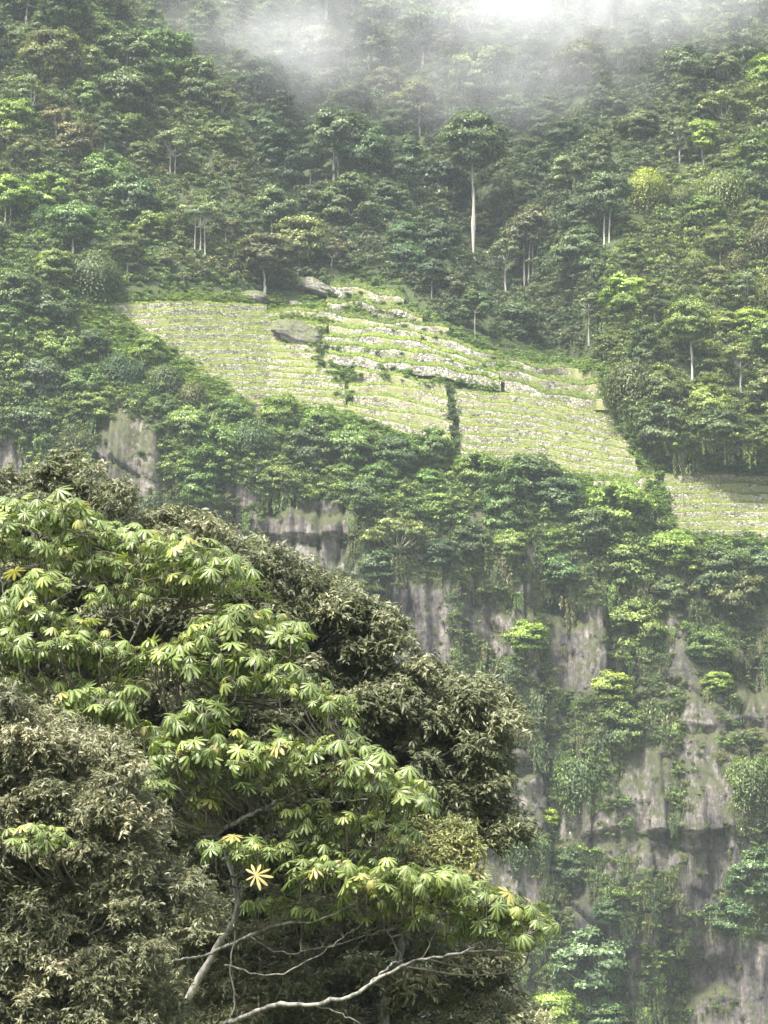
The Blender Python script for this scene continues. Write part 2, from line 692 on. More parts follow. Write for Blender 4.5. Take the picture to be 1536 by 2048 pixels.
def sheet(name, x0, x1, z0, z1, dx, dz, mat, off=0.0):
    xs = np.arange(x0, x1 + dx / 2, dx)
    zs = np.arange(z0, z1 + dz / 2, dz)
    X, Z = np.meshgrid(xs, zs)
    Y = gsample(G_DETAIL, X, Z) + 1.6 * gsample(G_TERR, X, Z)
    V = np.stack([X, Y, Z], -1).reshape(-1, 3)
    nx, nz = len(xs), len(zs)
    i = np.arange(nz - 1)[:, None] * nx
    j = np.arange(nx - 1)[None]
    F = np.stack([i + j, i + j + 1, i + nx + j + 1, i + nx + j], -1).reshape(-1, 4)
    return obj(name, mesh(name, V, F, smooth=True, mats=[mat]))


tag(sheet('cliff', -120, 120, -2, 124, .4, .4, M_CLIFF), kind='structure')
tag(sheet('mountainside', -120, 120, 124, 380, 1.0, 1.0, M_SOIL), kind='structure')

# ------------------------------------------------------------------ terraces
NTH = ['first', 'second', 'third', 'fourth', 'fifth', 'sixth', 'seventh', 'eighth', 'ninth', 'tenth', 'eleventh', 'twelfth', 'thirteenth', 'fourteenth']


def grassblades(P, rng, hgt, tint0=.5, spread=.12):
    """tufts at points P"""
    n = len(P)
    N = norm(np.stack([rng.normal(size=n) * .6, -np.abs(rng.normal(size=n)) - .4, rng.normal(size=n) * .3 + .35], -1))
    T = np.stack([rng.normal(size=n) * .45, -.15 + rng.normal(size=n) * .45, np.ones(n)], -1)
    L = hgt * rng.uniform(.5, 1.3, n)
    W = L * rng.uniform(.25, .5, n)
    C = P + np.stack([rng.normal(size=n) * spread, rng.normal(size=n) * spread * .5, L * .35], -1)
    return leafquads(C, N, L, W, rng, T=T)


def terrace(bi, k, b):
    rng = np.random.default_rng(100 + bi * 40 + k)
    top, bot, n, rough, words = b
    t = np.linspace(0, 1, 9)
    A, B = polyl(top, t), polyl(bot, t)
    f = k / max(n - 1, 1)
    line = A + (B - A) * f
    if bi == 0:
        line[-1, 0] += 44 * math.sin(math.pi * f)
        line[-1, 1] += 4 * math.sin(math.pi * f)
    line[0, 0] += rng.uniform(-7, 12)
    line[-1, 0] -= rng.uniform(-4, 9) if bi != 8 else 0
    pitch = (B[:, 1] - A[:, 1]).mean() / max(n - 1, 1)
    ln = line[-1, 0] - line[0, 0]
    m = max(10, int(ln / 3.2))
    tt = np.linspace(0, 1, m)
    u = np.interp(tt, t, line[:, 0])
    ph = rng.uniform(0, 9)
    wob = pitch * .22 * rough * np.sin(u / 37 + ph) + pitch * .12 * np.sin(u / 13 + ph * 2) * rough
    v = np.interp(tt, t, line[:, 1]) + wob + vnoise(u / 60, u * 0 + k * 3.1 + bi, 9) * pitch * .35
    # ends wander
    pj = vnoise(u / 5.0, u * 0 + k, 77) * 1.2
    wallh = pitch * (.78 if rough < .5 else .68)
    base = hit(u, v + wallh)                       # foot of the wall on the slope
    hr = wallh * .085
    nlev = 5
    rows = []
    for q in range(nlev + 1):
        fr = q / nlev
        Yq = base[:, 1] + fr * hr * .14 + vnoise(u / 2.3, u * 0 + q * 1.7 + k * 9, 5) * .16
        rows.append(at(u, v + wallh * (1 - fr) + (pj if q == nlev else 0), Yq))
    foot = rows[0].copy()
    foot[:, 2] -= .5
    foot[:, 1] -= .05
    thick = rows[-1].copy()
    thick[:, 1] += .55
    W = np.concatenate([foot[None], np.array(rows), thick[None]])
    low = foot.copy()
    low[:, 1] += .6
    W = np.concatenate([W, low[None]])
    R = W.shape[0]
    i = np.arange(R - 1)[:, None] * m
    j = np.arange(m - 1)[None]
    F = np.stack([i + j, i + j + 1, i + m + j + 1, i + m + j], -1).reshape(-1, 4)
    F2 = np.array([[0, m, 2 * m, 3 * m]])  # side cap pieces
    caps = []
    for e in (0, m - 1):
        for r_ in range(0, R - 3):
            caps.append([r_ * m + e, (r_ + 1) * m + e, (R - 1) * m + e, (R - 1) * m + e])
    caps = np.array([c[:3] for c in caps])
    org = W.reshape(-1, 3).mean(0)
    org[2] = foot[:, 2].min()
    root = bpy.data.objects.new('terrace', None)
    S.collection.objects.link(root)
    root.location = org
    root.empty_display_size = .5
    tag(root, f"{'topmost' if k == 0 else ('lowest' if k == n - 1 else NTH[k] + ' from the top')} stone-walled terrace of the {words}",
        'terrace', words + ' of terraces')
    mat = M_WALLP if bi == 3 else (M_WALLG if bi in (1, 5, 7) else M_WALL)
    obj('stone_wall', mesh('stone_wall', W.reshape(-1, 3) - org, [F, caps], mats=[mat]), root)
    # bench: from behind the wall top up to the foot of the wall above
    vb = v - pitch * (.27 if rough < .5 else .38)
    back = hit(u, vb)
    back[:, 1] += .15
    fr_ = rows[-1]
    G = []
    for q in range(4):
        s = q / 3
        P = fr_ * (1 - s) + back * s
        P[:, 2] += .05 + (vnoise(u / 4, u * 0 + q + k, 15) * .12 if q else 0)
        P[:, 1] += .04
        G.append(P)
    G = np.array(G)
    i = np.arange(3)[:, None] * m
    F = np.stack([i + j, i + j + 1, i + m + j + 1, i + m + j], -1).reshape(-1, 4)
    Vb = G.reshape(-1, 3)
    tb = .35 + .5 * vnoise(np.tile(u, 4) / 9, np.repeat(np.arange(4), m) * 1., 3) + .1
    # blades on the bench and hanging over the lip
    width = ln * .083
    nb = int(width * (34 if rough < .5 else 125))
    s = rng.uniform(0, 1, nb) ** 1.6
    c = rng.uniform(0, m - 1.001, nb)
    ci = c.astype(int)
    cf = (c - ci)[:, None]
    Pf = fr_[ci] * (1 - cf) + fr_[ci + 1] * cf
    Pb = back[ci] * (1 - cf) + back[ci + 1] * cf
    P = Pf * (1 - s[:, None]) + Pb * s[:, None]
    dens = vnoise(c * .17, np.full(nb, k * 1.3), 8) + .5
    keep = rng.uniform(0, 1, nb) < np.clip(dens * 2.4, .15, 1)
    P, dens = P[keep], dens[keep]
    hg = .22 + .30 * rng.random(len(P)) * (1 + rough * .7)
    Vg, Fg = grassblades(P, rng, hg)
    tg = np.repeat(np.clip(.25 + .5 * dens + rng.normal(size=len(P)) * .18, 0, 1), 4)
    # tufts on the wall face
    nf = int(width * (3 + 9 * rough))
    c = rng.uniform(0, m - 1.001, nf).astype(int)
    q = rng.integers(0, nlev, nf)
    Pw = np.array(rows)[q, c] + [0, -.06, 0]
    kk = vnoise(c * .12, q * 1.0, 31) > -.05
    Pw = Pw[kk]
    Vw, Fw = grassblades(Pw, rng, np.full(len(Pw), .26), spread=.1)
    tw = np.repeat(rng.uniform(0, .45, len(Pw)), 4)
    VV = np.concatenate([Vb, Vg, Vw])
    FF = np.concatenate([F, Fg + len(Vb), Fw + len(Vb) + len(Vg)])
    g = obj('grass_bench', mesh('grass_bench', VV - org, FF, {'tint': np.concatenate([tb, tg, tw])}, mats=[M_GRASS]), root)
    g.color = (.88, .88, .95, 1)
    if bi in (1, 5, 7):
        g.color = (.62, .66, .7, 1)
    elif bi == 3:
        g.color = (.85, .9, .8, 1)
    return root


for bi, b in enumerate(BLOCKS):
    for k in range(b[2]):
        terrace(bi, k, b)

# ------------------------------------------------------------------ boulders
def boulder(name, u, v, ru, rv, label, seed, depth=1.0, tilt=0.0, rough=.35, sink=.0, pinch=None):
    rng = np.random.default_rng(seed)
    bm_n = 52
    th = np.linspace(0, np.pi, bm_n)
    ph = np.linspace(0, 2 * np.pi, 80, endpoint=False)
    T, P = np.meshgrid(th, ph, indexing='ij')
    d = np.stack([np.sin(T) * np.cos(P), np.sin(T) * np.sin(P), np.cos(T)], -1)
    # clip a sphere by random planes: a faceted, weathered block
    r = np.ones(d.shape[:2])
    for _ in range(11):
        nrm = norm(rng.normal(size=3))
        h_ = rng.uniform(.62, .92)
        dd = (d @ nrm)
        r = np.minimum(r, np.where(dd > .05, h_ / np.maximum(dd, .05), 9))
    r = r + rough * .35 * (fbm(d[..., 0] * 2.5 + seed, d[..., 2] * 3.5, seed, 5) + .6 * fbm(d[..., 2] * 4, d[..., 1] * 4 + seed, seed + 3, 4)) - .10 * sstep(.06, 0, np.abs(vnoise(d[..., 0] * 2.2 + seed, d[..., 2] * 2.8, seed + 9)))
    r[:, :] = r
    r[0] = r[0].mean()
    r[-1] = r[-1].mean()
    V = d * r[..., None]
    c = hit(u, v)[0]
    s = c[1] / FPX
    V = V * np.array([ru * s, depth * min(ru, rv) * s * 1.1, rv * s])
    if pinch:
        V[..., 2] += pinch * V[..., 0]
    ca, sa = math.cos(tilt), math.sin(tilt)
    X, Z = V[..., 0] * ca - V[..., 2] * sa, V[..., 0] * sa + V[..., 2] * ca
    V = np.stack([X, V[..., 1], Z], -1)
    nP = 80
    i = np.arange(bm_n - 1)[:, None] * nP
    j = np.arange(nP)[None]
    j2 = (j + 1) % nP
    F = np.stack([i + j, i + nP + j, i + nP + j2, i + j2], -1).reshape(-1, 4)
    o = obj(name, mesh(name, V.reshape(-1, 3), F, mats=[M_BOULD]), loc=c + [0, .4 + sink, 0])
    tag(o, label, 'boulder')
    return o


boulder('boulder', 632, 578, 42, 20, "dark overhanging boulder with a shadowed hollow at the top of the terraces", 3, tilt=-.25, sink=-1.2)
boulder('boulder', 500, 598, 40, 19, "pale pointed boulder at the top edge of the left terraces", 8)
boulder('boulder', 598, 676, 68, 29, "large tilted grey slab of rock lying across the middle of the terraces", 15, tilt=-.5, sink=-1.6)
boulder('boulder', 690, 596, 16, 9, "small mossy boulder right of the overhanging boulder", 22)
boulder('boulder', 600, 612, 26, 9, "low mossy boulder just under the overhanging boulder", 25, tilt=-.4)
boulder('boulder', 946, 832, 17, 9, "small grey boulder beside the dark drain between the terraces", 31)
boulder('boulder', 1183, 992, 15, 17, "pale broken rock at the foot of the crumbling terraces", 37)
boulder('boulder', 1168, 762, 18, 9, "low brown boulder on the overgrown terraces at the gully foot", 41)
boulder('boulder', 1534, 372, 16, 46, "pinkish bare rock showing through the trees at the right edge", 47, sink=-1.5)
boulder('boulder', 864, 689, 13, 8, "small pinkish boulder in the tall pale terrace walls", 53)

# ------------------------------------------------------------------ far tree prototypes
def crown_mesh(style, seed, R=4.0, leaf=.40, nleaf=190):
    rng = np.random.default_rng(seed)
    cs, rs, fl = [], [], []
    if style == 'dome':
        n = 62
        d = norm(rng.normal(size=(n, 3)))
        f = rng.uniform(.5, 1, n) ** .5
        c = d * f[:, None] * np.array([R * .8, R * .8, R * .72])
        c[:, 2] += .08 * R
        r = R * rng.uniform(.18, .34, n)
        flat = np.full(n, .75)
    elif style == 'layer':
        c, r = [], []
        gap = rng.uniform(0, 6.28, 3)
        while len(c) < 58:
            a = rng.uniform(0, 2 * np.pi)
            zz = rng.uniform(-.6, .85)
            if min(abs(math.sin((a - g_) / 2)) for g_ in gap) < .16 and zz < .4:
                continue
            rad = math.sqrt(max(1 - ((zz - .0) / .95) ** 2, .1)) * (1 + .18 * math.sin(3 * a + gap[0]))
            q = rad * rng.uniform(.35, 1.0)
            c.append([R * q * math.cos(a), R * q * math.sin(a), R * (zz - q * .14) * .85])
            r.append(R * rng.uniform(.17, .33))
        c, r = np.array(c), np.array(r)
        n = len(c)
        flat = rng.uniform(.45, .75, n)
    elif style == 'tall':
        n = 50
        z = rng.uniform(-1.1, 1.1, n)
        a = rng.uniform(0, 2 * np.pi, n)
        q = np.sqrt(np.clip(1 - (z / 1.25) ** 2, .05, 1)) * rng.uniform(.4, 1, n)
        c = np.stack([R * .62 * q * np.cos(a), R * .62 * q * np.sin(a), R * z], -1)
        r = R * rng.uniform(.17, .32, n)
        flat = np.full(n, .8)
    elif style == 'open':
        n = 36
        d = norm(rng.normal(size=(n, 3)))
        d[:, 2] = np.abs(d[:, 2]) * 1.2 - .35
        f = rng.uniform(.55, 1.05, n)
        c = d * f[:, None] * np.array([R * .9, R * .9, R * .7])
        r = R * rng.uniform(.16, .27, n)
        flat = np.full(n, .6)
        nleaf = int(nleaf * .75)
    elif style == 'vine':
        n = 44
        d = norm(rng.normal(size=(n, 3)))
        d[:, 2] = np.abs(d[:, 2]) - .15
        f = rng.uniform(.6, 1, n)
        c = d * f[:, None] * np.array([R * .75, R * .75, R * .85])
        r = R * rng.uniform(.2, .33, n)
        flat = np.full(n, .9)
    Cs, Ns, Ls, Ts, tint = [], [], [], [], []
    for k in range(n):
        m = int(nleaf * (r[k] / (R * .27)) ** 2)
        d = norm(rng.normal(size=(m, 3)))
        d[:, 2] = np.where(d[:, 2] < -.2, -d[:, 2] * .6, d[:, 2])
        rad = r[k] * rng.uniform(.55, 1.12, m) * (1 + .25 * rng.normal(size=m) * .5)
        P = c[k] + d * rad[:, None] * np.array([1, 1, flat[k]])
        if style == 'vine':
            P[:, 2] -= np.abs(rng.normal(size=m)) ** 1.5 * R * .28
        Cs.append(P)
        out = norm(c[k] + [0, 0, R * .2])
        Ns.append(d + out * .7 + np.array([0, 0, .35]) + rng.normal(size=(m, 3)) * .42)
        Ls.append(leaf * rng.uniform(.6, 1.35, m))
        tk = rng.normal() * .16
        tint.append(np.clip(.42 + tk + rng.normal(size=m) * .2 + .12 * d[:, 2], 0, 1))  # random per clump and leaf, paler towards the clump top
        T = rng.normal(size=(m, 3))
        if style in ('vine',):
            T = T * .5 + [0, 0, -1]
        Ts.append(T)
    C, Nn, Lf, T, ti = map(np.concatenate, (Cs, Ns, Ls, Ts, tint))
    V, F = leafquads(C, Nn, Lf, Lf * (.55 if style != 'vine' else .34), rng, T=T)
    cr = mesh('crown_' + style, V, F, {'tint': np.repeat(ti, 4)}, mats=[M_FAR])
    # limbs to the clumps
    paths = []
    base = np.array([0, 0, -R * .42])
    for k in rng.permutation(n)[:(14 if style == 'open' else 6)]:
        mid = base * .45 + c[k] * .5 + rng.normal(size=3) * R * .06 + [0, 0, -R * .08]
        q = curve([base, mid, c[k]], 6)
        paths.append((q, np.linspace(.10, .02, 6)))
    Vt, Ft = tubes(paths, 4)
    li = mesh('branches', Vt, Ft, mats=[M_BARKF])
    return cr, li


PROTO = {}
for si, st in enumerate(('dome', 'layer', 'tall', 'open', 'vine')):
    PROTO[st] = [crown_mesh(st, 900 + si * 10 + q) for q in range(3)]
SHRUBP = [crown_mesh('dome', 990 + q, R=4.0, leaf=.55, nleaf=80) for q in range(2)]


def trunk_mesh(seed, mat):
    rng = np.random.default_rng(seed)
    z = np.linspace(-.06, 1, 9)
    P = np.stack([np.cumsum(rng.normal(size=9)) * .012, np.cumsum(rng.normal(size=9)) * .012, z], -1)
    P[:, :2] -= P[-1, :2] * ((z[:, None] - z[0]) / (z[-1] - z[0]))
    # unit tree: z scaled by the height, xy by ten
    V, F = tubes([(P * [10, 10, 1], np.linspace(.26, .13, 9))], 7)
    return mesh('trunk', V, F, smooth=True, mats=[mat])


TRK = [trunk_mesh(50 + q, M_BARKF) for q in range(3)] + [trunk_mesh(60 + q, M_BARKD) for q in range(3)]
NT = [0]
PLACED = []


def tree(u, v, r, trpx, style, col, label, cat='tree', group=None, name='forest_tree', seed=None, twin=0, thick=1.0, bark=None, squash=None):
    """crown centre at (u,v) px with radius r px; trunk bare for trpx below the crown"""
    NT[0] += 1
    rng = np.random.default_rng(seed if seed is not None else 3000 + NT[0])
    k = {'dome': .62, 'layer': .62, 'tall': .95, 'open': .6, 'vine': .6}[style]
    vb = v + r * k + trpx
    b = hit(u, vb, True)[0]
    s = b[1] / FPX
    sc = r * s / 4.0 * 1.2
    H = (vb - v) * s * 1.02
    root = bpy.data.objects.new(name, None)
    S.collection.objects.link(root)
    root.location = b
    root.empty_display_size = .4
    tag(root, label, cat, group)
    cr, li = PROTO[style][rng.integers(3)]
    c = obj('crown', cr, root, (0, 0, H))
    rz = rng.uniform(0, 6.28)
    sq = squash or rng.uniform(.88, 1.12)
    c.scale = (sc, sc, sc * sq)
    c.rotation_euler = (0, 0, rz)
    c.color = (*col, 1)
    l = obj('branches', li, root, (0, 0, H))
    l.scale = (sc, sc, sc * sq)
    l.rotation_euler = (0, 0, rz)
    offs = [(0, 0)] if not twin else [((q - (twin - 1) / 2) * .9, rng.uniform(-.4, .4)) for q in range(twin)]
    for (ox, oy) in offs:
        tm = TRK[rng.integers(3) + (0 if (bark if bark is not None else trpx > 14) else 3)]
        t = obj('trunk', tm, root, (ox, oy, -0.3))
        hh = max(H - sc * 1.5, H * .3) + .3
        t.scale = (thick * max(.5, sc * .75), thick * max(.5, sc * .75), hh + (0 if twin == 0 else sc))
        t.rotation_euler = (rng.normal() * .03, rng.normal() * .03, rng.uniform(0, 6.28) if not twin else 0)
    PLACED.append((u, v, r))
    return root


# colour multipliers for the foliage
DKG = (.62, .82, .80)
MDG = (.95, 1.12, .85)
BRG = (1.35, 1.75, .95)
YLG = (2.2, 2.3, .9)
OLV = (1.35, 1.25, .85)
BRN = (1.35, 1.1, .95)
PAL = (1.5, 1.6, 1.45)
BLG = (.95, 1.25, 1.0)
YEL = (2.5, 2.45, 1.0)
LIM = (2.0, 2.4, 1.0)

HAND = [
    (118, 700, 44, 3, 'dome', (1.7, 2.0, 1.0), "bright green rounded tree left of the grassy bank"),
    (300, 705, 36, 3, 'dome', (1.9, 2.2, 1.0), "bright yellow-green leafy tree on the lower edge of the left terraces"),
    (560, 830, 40, 3, 'dome', (1.8, 2.1, .95), "bright green tree at the lowest corner of the left terraces"),
    (640, 860, 44, 3, 'dome', (1.5, 1.9, .95), "leafy light green tree below the left and middle terraces"),
    (960, 945, 44, 3, 'dome', (1.6, 1.9, 1.0), "light green tree below the dark drain"),
    (108, 112, 66, 6, 'dome', OLV, "broad olive dome-crowned tree near the top left corner"),
    (250, 108, 62, 30, 'layer', MDG, "flat-topped green tree with tiered boughs in the top left forest"),
    (60, 185, 54, 20, 'open', PAL, "pale feathery tree with thin trunks by the left edge"),
    (248, 190, 62, 4, 'dome', MDG, "dense rounded tree below the flat-topped tree at upper left"),
    (112, 232, 36, 34, 'open', BRN, "brownish thin tree on a white trunk at upper left"),
    (28, 238, 46, 8, 'dome', LIM, "yellow-green bushy tree at the left edge, near the pale feathery tree"),
    (150, 285, 46, 4, 'dome', BRN, "brownish rounded tree left of the slim pale-trunked tree"),
    (207, 240, 30, 34, 'tall', MDG, "slim dark tree with a pale trunk, upper left"),
    (345, 285, 46, 42, 'open', PAL, "pale grey-leaved tree with forked white trunk, left of centre"),
    (15, 385, 46, 42, 'layer', LIM, "light green umbrella tree with forked white trunk at the left edge"),
    (210, 350, 50, 2, 'dome', BRG, "mid green rounded tree in the left forest"),
    (262, 405, 56, 2, 'dome', BLG, "blue-green leafy tree uphill of the left terraces"),
    (400, 425, 46, 56, 'open', PAL, "pale airy tree with several white trunks above the left terraces"),
    (452, 448, 24, 26, 'open', BRN, "small brown half-bare tree beside the pale airy tree"),
    (597, 482, 52, 24, 'dome', (1.75, 1.7, 1.15), "round olive-yellow dome tree standing above the overhanging boulder"),
    (664, 498, 34, 20, 'open', (1.6, 1.3, 1.3), "sparse brownish tree right of the round olive-yellow tree"),
    (700, 400, 60, 12, 'layer', MDG, "broad tiered tree in the middle of the forest above the terraces"),
    (672, 262, 56, 60, 'layer', (.9, 1.05, .95), "tiered tree with two tall white trunks near the upper middle"),
    (838, 195, 44, 50, 'layer', OLV, "flat thin-crowned tree on a slender pale trunk, top centre"),
    (978, 145, 60, 16, 'layer', PAL, "pale tiered tree just below the mist"),
    (950, 265, 64, 225, 'dome', MDG, "tall emergent tree with a long thick pale trunk right of centre"),
    (962, 435, 34, 10, 'dome', OLV, "small light olive tree beside the long pale trunk"),
    (1012, 500, 38, 60, 'open', PAL, "pale-leaved leaning tree with white trunk near the gully"),
    (1062, 455, 52, 70, 'dome', (1.2, 1.1, 1.05), "grey-brown crowned tree above the cluster of white trunks"),
    (1035, 642, 46, 2, 'dome', (.75, .95, .75), "dark round bushy tree at the foot of the gully"),
    (1162, 505, 54, 4, 'layer', (1.15, 1.35, 1.15), "pale green layered tree on the right of the gully"),
    (1294, 368, 44, 30, 'vine', YEL, "yellow-crowned tree on the edge of the right spur"),
    (1406, 268, 34, 40, 'dome', (2.3, 2.6, 1.0), "bright lime-topped tree on the upper right spur"),
    (1530, 150, 42, 10, 'tall', LIM, "bright green upright tree at the right edge near the top"),
    (1214, 385, 50, 70, 'dome', (1.0, 1.2, 1.15), "grey-green tree with paired pale trunks right of the gully"),
    (1178, 600, 28, 78, 'open', PAL, "thin pale tree on one long straight trunk at the gully mouth"),
    (1137, 345, 40, 14, 'layer', PAL, "small pale umbrella-shaped tree in the upper gully"),
    (1500, 648, 34, 4, 'dome', (2.6, 2.9, 1.0), "bright yellow-green bush-like tree at right edge above the far right terraces"),
    (1250, 590, 46, 8, 'layer', LIM, "bright green leafy tree at the left edge of the right spur"),
    (1385, 640, 48, 90, 'dome', (1.9, 2.1, 1.1), "light green tree with pale trunk on the right spur"),
    (1495, 575, 44, 4, 'open', PAL, "pale silvery tree on the right spur"),
    (1290, 700, 44, 2, 'tall', MDG, "green upright tree beside the steep flank of the spur"),
    (1330, 860, 54, 2, 'dome', MDG, "green rounded tree just above the far right terraces"),
    (1440, 860, 50, 2, 'dome', MDG, "dark leafy tree above the middle of the far right terraces"),
    (1500, 880, 46, 2, 'dome', (.9, 1.1, .85), "dark rounded tree right above the far right terraces"),
    (190, 545, 62, 6, 'vine', MDG, "vine-draped tree with hanging curtain left of the top terrace"),
    (100, 620, 50, 2, 'dome', (.9, 1.1, .95), "dark rounded tree left of the terraces"),
    (35, 590, 54, 2, 'dome', MDG, "rounded green tree at the left edge level with the top terrace"),
    (240, 740, 44, 6, 'vine', (.8, 1.1, .9), "drooping dark green tree below the left terraces"),
    (330, 760, 40, 4, 'vine', MDG, "vine-hung tree beneath the left terraces"),
    (385, 790, 34, 4, 'vine', OLV, "drooping olive tree with arching leaves below the left terraces"),
    (80, 760, 46, 34, 'dome', (.9, 1.05, 1.0), "grey-green tree with thin white trunk left of the bare rock face"),
    (60, 850, 50, 2, 'dome', (.9, 1.1, .9), "dark tree between the two bare rock faces at left"),
    (500, 880, 52, 4, 'vine', (.85, 1.15, .85), "cone-shaped tree smothered in vines below the left terraces"),
    (440, 900, 46, 2, 'dome', BRG, "light green tree right of the bare rock face"),
    (395, 955, 50, 2, 'tall', (1.1, 1.5, .8), "slanting fern-green tree right of the bare rock face, above the brown tree"),
    (560, 965, 40, 4, 'layer', (1.8, 1.9, 1.2), "pale yellowish tree overhanging the dark rock hollow"),
    (620, 900, 50, 2, 'dome', MDG, "dense green tree above the dark rock hollow"),
    (700, 905, 54, 2, 'dome', BRG, "bright bushy tree below the middle terraces"),
    (790, 920, 50, 2, 'dome', (.85, 1.1, .85), "dark tree under the foot of the middle terraces"),
    (860, 900, 46, 2, 'dome', BRG, "green tree at the foot of the dark drain"),
    (1060, 960, 60, 2, 'dome', MDG, "dark leafy tree below the right-hand middle terraces"),
    (1010, 1010, 54, 2, 'tall', (1.1, 1.45, .95), "tall rounded tree on the cliff top, centre right"),
    (1110, 1000, 50, 2, 'dome', BLG, "blue-green tree at cliff top left of the pale broken rock"),
    (1240, 1020, 60, 2, 'dome', LIM, "bright spreading tree below the crumbling terraces"),
    (1180, 1060, 50, 2, 'layer', MDG, "green tiered tree on the cliff top right of centre"),
    (1345, 1105, 46, 2, 'dome', LIM, "bright green tree under the left end of the far right terraces"),
    (1250, 1150, 66, 2, 'layer', (1.5, 1.7, 1.0), "big light green tiered tree on the upper cliff"),
    (1130, 1150, 50, 2, 'dome', (.9, 1.3, .85), "green leafy tree above the dark overhang"),
    (1440, 1152, 60, 2, 'dome', MDG, "rounded tree beneath the far right terraces"),
    (1520, 1140, 44, 2, 'dome', BLG, "blue-green tree at the right edge beneath the terraces"),
    (1470, 1190, 58, 2, 'layer', OLV, "olive tiered tree on the right of the cliff top"),
    (800, 1070, 62, 6, 'open', (1.7, 1.7, 1.25), "pale olive tree on the cliff right of the dark rock hollow"),
    (765, 1140, 44, 2, 'dome', (.75, 1.0, .8), "dark shaggy tree on the cliff above the brown foreground tree"),
    (940, 1090, 44, 2, 'dome', (.8, .95, .8), "dull green tree clinging to the cliff in the centre"),
    (1052, 1285, 46, 2, 'layer', (2.2, 2.6, .95), "yellow-green bush under the dark overhang"),
    (1010, 1345, 34, 2, 'vine', PAL, "pale greyish drooping bush on the cliff right of the brown tree"),
    (1270, 1260, 60, 2, 'dome', (1.7, 1.9, .95), "light yellow-green tree high on the cliff"),
    (1222, 1385, 46, 2, 'dome', (2.4, 2.5, 1.1), "bright yellowish tree in the middle of the cliff"),
    (1240, 1465, 50, 2, 'dome', (1.3, 1.5, .9), "green tree just below the bright yellowish cliff tree"),
    (1420, 1300, 44, 2, 'layer', (1.3, 1.6, 1.0), "tiered tree leaning out from the right of the cliff"),
    (1435, 1368, 26, 2, 'dome', (2.2, 2.5, 1.0), "small bright bush below the leaning tiered tree"),
    (1160, 1560, 62, 2, 'vine', (.95, 1.2, .75), "hanging green bush on the lower cliff left of the pink rock column"),
    (1500, 1560, 56, 2, 'vine', (1.3, 1.5, .9), "shaggy green bush right of the fractured rock column"),
    (1510, 1760, 54, 2, 'dome', BLG, "dark blue-green tree at the right edge of the lower cliff"),
    (1470, 1840, 44, 2, 'dome', (.8, 1.1, .9), "dark leafy tree low on the right of the cliff"),
    (1094, 1640, 22, 2, 'dome', (2.8, 3.1, .9), "small lime bush against the dark cleft"),
    (1150, 1740, 40, 2, 'dome', (.8, 1.05, .8), "dark green bush low on the cliff beneath the white rock"),
    (1060, 1700, 48, 2, 'vine', (.9, 1.15, .8), "drooping dark bush beside the foreground trees' edge"),
    (1178, 1940, 72, 4, 'layer', (1.45, 1.75, 1.65), "round pale blue-green tree at the foot of the cliff"),
    (1110, 2040, 50, 2, 'dome', (2.2, 2.5, 1.0), "bright green bush at the bottom edge right of the foreground trees"),
    (1210, 2040, 44, 2, 'dome', (1.2, 1.6, 1.3), "soft green tree at the bottom edge below the round pale tree"),
    (1100, 1860, 36, 2, 'tall', MDG, "narrow green tree left of the round pale tree"),
    (1220, 1830, 30, 2, 'dome', (.7, 1.0, .75), "small dark bush above the round pale tree"),
    (1500, 1480, 30, 2, 'open', OLV, "thin olive bush beside the white-streaked dark rock"),
    (1340, 1190, 36, 2, 'dome', MDG, "small green tree on the cliff, left of the big blue-green edge trees"),
    (880, 1110, 34, 2, 'dome', DKG, "small dark tree left of the central cliff tree"),
]
TWINS = {17: (2, 1.0), 12: (3, .7), 20: (0, 1.25), 22: (0, 1.1), 23: (4, .7), 29: (2, .8), 8: (2, .7), 9: (2, .8)}
TWINS = {k + 5: q for k, q in TWINS.items()}
for i, (u, v, r, tr, st, col, lb) in enumerate(HAND):
    tw, th = TWINS.get(i, (0, 1.0))
    if v > 900 and st == 'layer':
        st = 'dome'
        lb = lb.replace('tiered', 'lumpy')
    cliffy = v > 1080 or (v > 880 and tr < 5)
    tree(u, v, r, tr, st, col, lb, name='cliff_tree' if v > 1080 else 'forest_tree', seed=3995 + i, twin=tw, thick=th)

LAND = [(597, 482, "the round olive-yellow tree"), (950, 265, "the tall emergent tree"), (1294, 368, "the yellow-crowned tree"),
        (400, 425, "the pale airy tree"), (250, 108, "the flat-topped tree"), (700, 400, "the broad tiered tree"),
        (1406, 268, "the lime-topped tree"), (978, 145, "the pale tiered tree"), (838, 195, "the thin-crowned tree"),
        (345, 285, "the forked white trunk"), (1385, 640, "the light spur tree"), (1035, 642, "the dark gully bush"),
        (60, 185, "the pale feathery tree"), (600, 60, "the left mist patch"), (1130, 60, "the bright mist"),
        (245, 900, "the left bare rock face"), (190, 545, "the vine curtain"), (1178, 650, "the long straight trunk"),
        (15, 385, "the umbrella tree"), (1540, 370, "the pinkish rock"), (672, 262, "the twin white trunks"),
        (1137, 345, "the small umbrella tree"), (1500, 648, "the yellow-green bush at right"), (1320, 860, "the far right terraces"),
        (1214, 385, "the paired pale trunks"), (207, 240, "the slim dark tree"), (1530, 150, "the upright edge tree"),
        (1250, 1150, "the big lumpy cliff tree"), (800, 1070, "the pale olive cliff tree"), (1222, 1385, "the bright cliff tree")]


def place_words(u, v):
    d = [((u - a) ** 2 + (v - b) ** 2, a, b, s) for a, b, s in LAND]
    _, a, b, s = min(d)
    dx, dy = u - a, b - v
    ang = math.degrees(math.atan2(dy, dx)) % 360
    w_ = ["right of", "up and right of", "above", "up and left of", "left of", "down and left of", "below", "down and right of"][int(((ang + 22.5) % 360) // 45)]
    return w_ + " " + s


